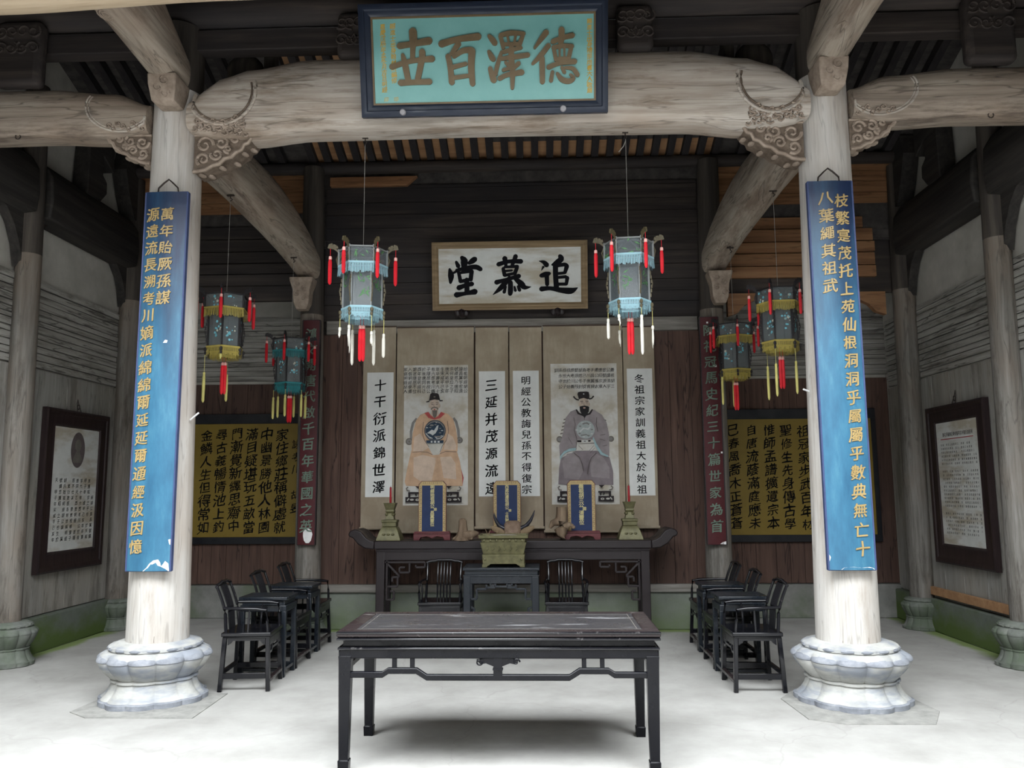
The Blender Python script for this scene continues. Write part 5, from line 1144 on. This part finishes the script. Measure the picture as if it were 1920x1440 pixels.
def spirit_tablet(x, y, s, text, lab):
    t = thing('spirit_tablet', lab, 'tablet', (x, y, 1.055)); h = .56; w_ = .157
    MB().bx(-.195, .195, -.055, .055, .082, .096).bx(-.205, .205, -.06, .06, .07, .082).prism([(-.205, 0), (-.205, .07), (.205, .07), (.205, 0), (.14, 0), (.125, .03), (.06, .042), (.02, .03), (0, .018), (-.02, .03), (-.06, .042), (-.125, .03), (-.14, 0)], -.05, .05, 'y').build('stand', 'maroon_red', t, bev=.003)
    o = lambda k: [(-w_+k, .094), (w_-k, .094), (w_-k, .094+h-.04-k*.6), (w_-.035-k*.6, .094+h-k), (-w_+.035+k*.6, .094+h-k), (-w_+k, .094+h-.04-k*.6)]
    MB().prism(o(0), -.014, .014, 'y').build('backboard', 'maroon_red', t, bev=.003)
    MB().prism(o(.006), -.018, -.012, 'y').build('fret_border', 'gold', t)
    for q in (-1, 1):
        mb = MB()
        for i in range(23):
            z = .12+.0215*i; mb.box((q*(w_-.022), -.0185, z), (.024 if i % 2 else .012, .002, .006)); mb.box((q*(w_-.013-.017*(i % 2)), -.0185, z+.006), (.005, .002, .012))
        mb.build('fret_pattern', 'gold_dark', t, smooth=0)
    mb = MB()
    for i in range(10): mb.box((-.10+.022*i, -.0185, .632), (.006, .002, .022 if i % 2 else .012))
    mb.build('fret_pattern', 'gold_dark', t, smooth=0)
    MB().bx(-w_+.04, w_-.04, -.0195, -.016, .097, .094+h-.05).build('blue_field', 'tablet_blue', t, smooth=0)
    mb = MB(); z = .585; n = len(text); stp = .485/(n+.3)
    for i, ch in enumerate(text):
        if ch == '諱': put(mb, ch, (.034, -.0205, z+stp*.25), XX, ZZ, stp*.86, off=.03, res=1, brush=.1); z -= stp*.62; continue
        put(mb, ch, (.0, -.0205, z), XX, ZZ, stp*1.08, off=.03, res=1, brush=.1, wx=1.05); z -= stp
    mb.build('characters', 'gold_pale', t, smooth=0)
M['tablet_blue'] = flat('tablet_blue_field', (.006, .019, .072), .5); M['gold_pale'] = flat('pale_gold_characters', (.45, .40, .2), .5)
spirit_tablet(-.872, 9.17, 1, '明經始祖胡公諱昌翼靈位', 'blue and gold spirit tablet on the altar, nearest the left candlestick')
spirit_tablet(-.04, 9.30, 1, '西遞始遷祖胡公諱士良靈位', 'blue and gold spirit tablet behind the horned ox head')
spirit_tablet(.795, 9.17, 1, '義祖胡三公諱清靈位', 'blue and gold spirit tablet on the altar, nearest the right candlestick')

t = thing('ox_head_carving', 'carved brown ox head with dark curved horns, lying behind the censer', 'carving', (.03, 9.08, 1.055))
rings = []
for i, (y, a, b, z) in enumerate(((-.075, .05, .03, .04), (-.07, .075, .05, .055), (-.03, .085, .065, .075), (.02, .095, .08, .10), (.06, .09, .075, .11), (.09, .05, .05, .10))):
    q = lambda v: math.copysign(abs(v)**.55, v)
    rings.append([(a*1.05*q(cos(k*2*pi/14)), y+.02*sin(k*2*pi/14), z+.02+b*1.1*q(sin(k*2*pi/14))) for k in range(14)])
MB().loft(rings).build('head', 'hide', t, smooth=60)
for s in (-1, 1):
    MB().tube([(s*.06, .02, .13), (s*.10, .015, .128), (s*.15, .01, .155), (s*(.2 if s > 0 else .185), .0, .215), (s*(.228 if s > 0 else .205), -.005, .275), (s*(.245 if s > 0 else .2), -.01, .325 if s > 0 else .30)], [.026, .028, .024, .018, .011, .003], 10).build('horn', 'horn', t, smooth=60)
    MB().ell((s*.155, -.03, .105), (.095, .018, .036), 12, 7, rot=Matrix.Rotation(-s*.45, 3, 'Y')).build('ear', 'ear', t, smooth=60)
t = thing('root_carving', 'conical brown root stump with a spreading foot, left of the censer', 'driftwood', (-.50, 9.10, 1.055))
MB().lathe([(.115, 0), (.105, .02), (.075, .05), (.055, .10), (.045, .16), (.042, .21), (.03, .235), (.01, .24)], (-.03, 0, 0), 18, lob=lambda a, i, z: 1+.18*sin(3*a+i*.4)).build('stump', 'root', t, smooth=60)
MB().tube([(-.08, -.02, .03), (-.13, -.04, .015)], [.03, .01], 8).tube([(.0, -.03, .05), (.06, -.04, .06), (.12, -.02, .075), (.145, 0, .08)], [.05, .05, .035, .012], 9).tube([(.05, -.04, .04), (.09, -.06, .015)], [.035, .015], 8).build('side_root', 'root', t, smooth=60)
t = thing('root_carving', 'knobbly upright root with stubs, right of the censer', 'driftwood', (.56, 9.06, 1.055))
MB().tube([(.01, .02, .36), (.012, .02, .28), (.0, .01, .20), (.0, 0, .12), (.015, -.02, .06), (.02, -.03, .0)], [.055, .062, .066, .075, .055, .04], 12).build('trunk', 'root', t, smooth=60)
MB().tube([(-.03, 0, .2), (-.09, -.01, .18), (-.12, -.01, .13)], [.05, .035, .015], 9).build('stub', 'root', t, smooth=60)
MB().tube([(.05, 0, .14), (.10, -.02, .17), (.13, -.02, .15)], [.04, .03, .022], 9).ell((.135, -.02, .14), (.026, .022, .022), 8, 6).build('stub', 'root', t, smooth=60)

# ------------------------------------------------------------------ hanging lanterns
def tassel_mb(x, y, z, ln, r, col=0, cap=1, strand=None, frayed=False, top=None):
    mb = MB()
    if top: mb.tube([(x, y, top), (x, y, z)], .0022, 5, m=2)
    mb.lathe([(.004, 0), (r*.85, -.004), (r*.95, -.022), (r*.8, -.03)], (x, y, z), 8, m=cap)
    if frayed:
        rr = random.Random(int(x*999+z*77))
        for i in range(4):
            q = (rr.random()-.5)*2; e = ln*(.35+.65*rr.random()); mb.tube([(x+.003*q, y, z-.025), (x+r*.7*q, y, z-.025-e*.5), (x+r*.5*q, y, z-e)], [r*.45, r*.4, .0015], 5)
    else: mb.lathe([(r*.7, -.028), (r, -.05), (r*1.05, -.5*ln), (r*.95, -.93*ln), (r*.4, -ln)], (x, y, z), 9, lob=lambda a, i, zz: 1+.08*sin(4*a))
    return mb
def fringe(mb, rings_r, z, h, a0, n=6, per=16, m=0, rr=None, drop=0.0):
    for k in range(n):
        a, b = a0+2*pi*k/n, a0+2*pi*(k+1)/n
        A = V((rings_r*cos(a), rings_r*sin(a), z)); Bp = V((rings_r*cos(b), rings_r*sin(b), z))
        nn = ((A+Bp)/2-V((0, 0, z))).normalized()
        mb.bar([A, Bp], .006, .016, m)
        for i in range(per):
            t = (i+.5)/per; p = A.lerp(Bp, t); hw = (Bp-A)/per*.33; q = h*(.86+.2*rr.random()); off = nn*(.008*rr.random())
            mb.add([p-hw, p+hw, p+hw*.9+V((0, 0, -q))+off, p-hw*.9+V((0, 0, -q))+off], [(0, 1, 2, 3)], m)
def lantern(label, x, y, zb, rot, fr, gl, pend, deco, fret, arms=(1,)*6, hook=4.515, cfg=None, seed=1, group='palace lanterns', cent=.30):
    """hexagonal palace lantern; zb = height of the lower rim"""
    t = thing('palace_lantern', label, 'lantern', (x, y, zb), 0, group); rr = random.Random(seed)
    ang = [rot+2*pi*k/6 for k in range(6)]; P = lambda r, a, z: (r*cos(a), r*sin(a), z)
    zt, zm = .49, .345; ru, rb = .198, .158
    mb = MB()
    for r, z, wd in ((ru, zt, .012), (ru, zm+.01, .013), (rb, .0, .014), (rb, zm-.01, .01), (rb*.9, -.03, .01)):
        for k in range(6): mb.bar([P(r, ang[k], z), P(r, ang[(k+1) % 6], z)], wd, wd)
    for k in range(6):
        mb.bar([P(ru, ang[k], zm), P(ru, ang[k], zt+.015)], .014, .014, upv=(1, 0, 0)); mb.bar([P(rb, ang[k], -.03), P(rb, ang[k], zm)], .014, .014, upv=(1, 0, 0))
        mb.bar([P(ru, ang[k], zt), P(.02, ang[k], zt+.035)], .01, .01)
    mb.build('frame', cfg or 'rod_wood', t, smooth=0)
    mb = MB()
    for k in range(6):
        for r, z0, z1 in ((ru-.004, zm+.015, zt-.005), (rb-.004, .008, zm-.015)):
            A, Bq = V(P(r, ang[k], 0)), V(P(r, ang[(k+1) % 6], 0)); a = A.lerp(Bq, .05); b = A.lerp(Bq, .95)
            nn = ((A+Bq)/2).normalized()*.0015
            mb.loft([[(p.x, p.y, z) for p in (a+nn, b+nn, b-nn, a-nn)] for z in (z0, z1)])
    mb.build('glass_panes', gl, t, smooth=0)
    mb = MB()
    for k in range(6):
        for r, z0, z1, cnt in ((ru, zm+.03, zt-.03, 6), (rb, .04, zm-.06, 12)):
            A, Bq = V(P(r, ang[k], 0)), V(P(r, ang[(k+1) % 6], 0)); u = (Bq-A).normalized(); nn = ((A+Bq)/2).normalized()*.003
            cx, cz = .3+.4*rr.random(), z0+(z1-z0)*(.3+.5*rr.random())
            for i in range(cnt):
                c = A.lerp(Bq, min(.88, max(.12, cx+(rr.random()-.5)*.5))); z = min(z1, max(z0, cz+(rr.random()-.5)*.14)); L = (.022+.026*rr.random() if deco == 'leaf' else .012+.018*rr.random()); g = rr.random()*2*pi; d = u*cos(g)+V((0, 0, sin(g))); e = u*-sin(g)+V((0, 0, cos(g)))
                p = V((c.x, c.y, z))+nn*.4
                if deco == 'leaf': mb.poly([p, p+d*L*.5+e*L*.17, p+d*L*1.4, p+d*L*.5-e*L*.17], 0)
                else: mb.poly([p+(d*cos(q)+e*sin(q))*L*.5 for q in (0, 1.2, 2.5, 3.8, 5.1)], i % 5 == 0)
    mb.build('painted_flowers' if deco != 'leaf' else 'painted_leaves', ['leaf'] if deco == 'leaf' else ['blossom', 'cream'], t, smooth=0)
    mb = MB(); fringe(mb, ru+.006, zm+.012, .085, rot, rr=rr); mb.build('upper_fringe', fr, t, smooth=0)
    mb = MB(); fringe(mb, rb+.012, -.004, .085, rot, rr=rr); fringe(mb, rb*.86, -.05, .06, rot, rr=rr); mb.build('lower_fringe', fr, t, smooth=0)
    for k in range(6):
        a = ang[k]; mb = MB()
        for i in range(6):
            z = .05+.038*i; mb.box(P(rb+.012+.010*sin(pi*i/5), a, z), (.012, .006, .026), rot=Matrix.Rotation(a, 3, 'Z'))
        mb.tube([P(rb+.006, a, .04), P(rb+.03, a, .15), P(rb+.006, a, .26)], .004, 5)
        mb.ell(P(rb+.02, a, -.03), (.014, .014, .02), 7, 5); mb.ell(P(rb+.018, a, -.065), (.012, .012, .018), 7, 5)
        mb.build('gilt_fretwork', fret, t, smooth=0)
    for k in range(6):
        if not arms[k]: continue
        a = ang[k]; am = MB()
        am.bar([P(ru, a, zt-.01), P(ru+.035, a, zt+.02), P(ru+.075, a, zt+.03)], .01, .016)
        for i, (q, h) in enumerate(((.02, .03), (.04, .045), (.06, .055), (.078, .045))): am.box(P(ru+q, a, zt+.02+h*.4), (.022, .012, h*.8), rot=Matrix.Rotation(a, 3, 'Z') @ Matrix.Rotation(.3*(-1)**i, 3, 'Y'))
        am.tube([P(ru+.004, a, zt-.03), P(ru+.02, a, zt-.07), P(ru+.006, a, zt-.12)], .006, 5)
        ao = am.build('dragon_arm', fret, t, smooth=0)
        q = P(ru+.07, a, zt-.045+.02*rr.random()); tassel_mb(*q, .22+.03*rr.random(), .0145, top=zt+.03).build('red_tassel', ['red_silk', 'cap_silk', 'red_silk'], ao)
    for k, z, ln, fy in pend:
        q = P(rb+.02, ang[k], z)
        tassel_mb(*q, ln, .0125, frayed=fy, top=-.07).build('pale_tassel', [pend_col[fr], pend_col[fr], 'yellow_silk'], t)
    mb = MB()
    for dx in (-.012, .014): 
        k = tassel_mb(dx, -.01*abs(dx), -.13-.2*abs(dx), cent, .015, top=-.04); b = len(mb.v); mb.v += k.v; mb.f += [tuple(b+i for i in f) for f in k.f]; mb.m += k.m
    mb.build('centre_tassel', ['red_silk', 'cap_silk', 'red_silk'], t)
    mb = MB().tube([(0, 0, zt+.03), (0, 0, hook-zb)], .0022, 5)
    if group == 'palace lanterns of the great beam' and x > 0: mb.tube([(0, 0, hook-zb-.02), (-.02, -.01, hook-zb-.07), (-.06, -.01, hook-zb-.12)], .004, 5)
    mb.build('hanging_cord', 'string', t)
    return t
pend_col = {'blue_fringe': 'white_silk', 'yellow_fringe': 'yellow_silk', 'teal_fringe': 'yellow_silk'}
GB = 'palace lanterns of the great beam'
lantern('hexagonal lantern with pale blue fringes, left of the white name plaque', -1.107, 6.5, 3.085, R(-52), 'blue_fringe', 'glass', [(0, -.21, .18, True), (1, -.2, .2, False), (2, -.14, .3, False), (3, -.14, .3, False), (4, -.15, .11, True), (5, -.16, .28, True)], 'leaf', 'fret', seed=4, group=GB, cfg='rod_pale')
lantern('hexagonal lantern with pale blue fringes, right of the white name plaque', 1.09, 6.5, 3.115, R(-66), 'blue_fringe', 'glass', [(0, -.14, .32, False), (1, -.2, .2, True), (2, -.15, .2, True), (3, -.2, .2, True), (4, -.13, .17, False), (5, -.13, .12, True)], 'leaf', 'fret', seed=9, group=GB, cfg='rod_pale')
lantern('dim lantern with yellow fringes in the left side bay', -2.585, 7.35, 2.93, R(-78), 'yellow_fringe', 'glass_dark', [(3, -.22, .26, False), (5, -.24, .28, False), (0, -.08, .06, True)], 'blossom', 'rod_wood', hook=4.37, seed=12, group='palace lanterns of the side bays')
lantern('dim lantern with teal fringes, before the left red board', -2.43, 8.85, 2.79, R(-88), 'teal_fringe', 'glass_dark', [(0, -.14, .24, False), (1, -.13, .25, False), (2, -.13, .25, False), (3, -.12, .24, False), (4, -.13, .24, False), (5, -.16, .24, False)], 'blossom', 'rod_wood', hook=4.2, seed=15, group='palace lanterns of the side bays')
lantern('dim lantern with yellow fringes and blue blossom, beside the right blue board', 2.585, 7.5, 2.945, R(-62), 'yellow_fringe', 'glass_dark', [(3, -.2, .32, False), (5, -.22, .3, False), (0, -.2, .3, False)], 'blossom', 'rod_wood', hook=4.37, seed=21, group='palace lanterns of the side bays')
lantern('dim lantern with yellow fringes, before the right red board', 2.46, 8.75, 2.87, R(-95), 'yellow_fringe', 'glass_dark', [(3, -.08, .3, False), (5, -.08, .3, False)], 'blossom', 'rod_wood', hook=4.2, seed=26, group='palace lanterns of the side bays')
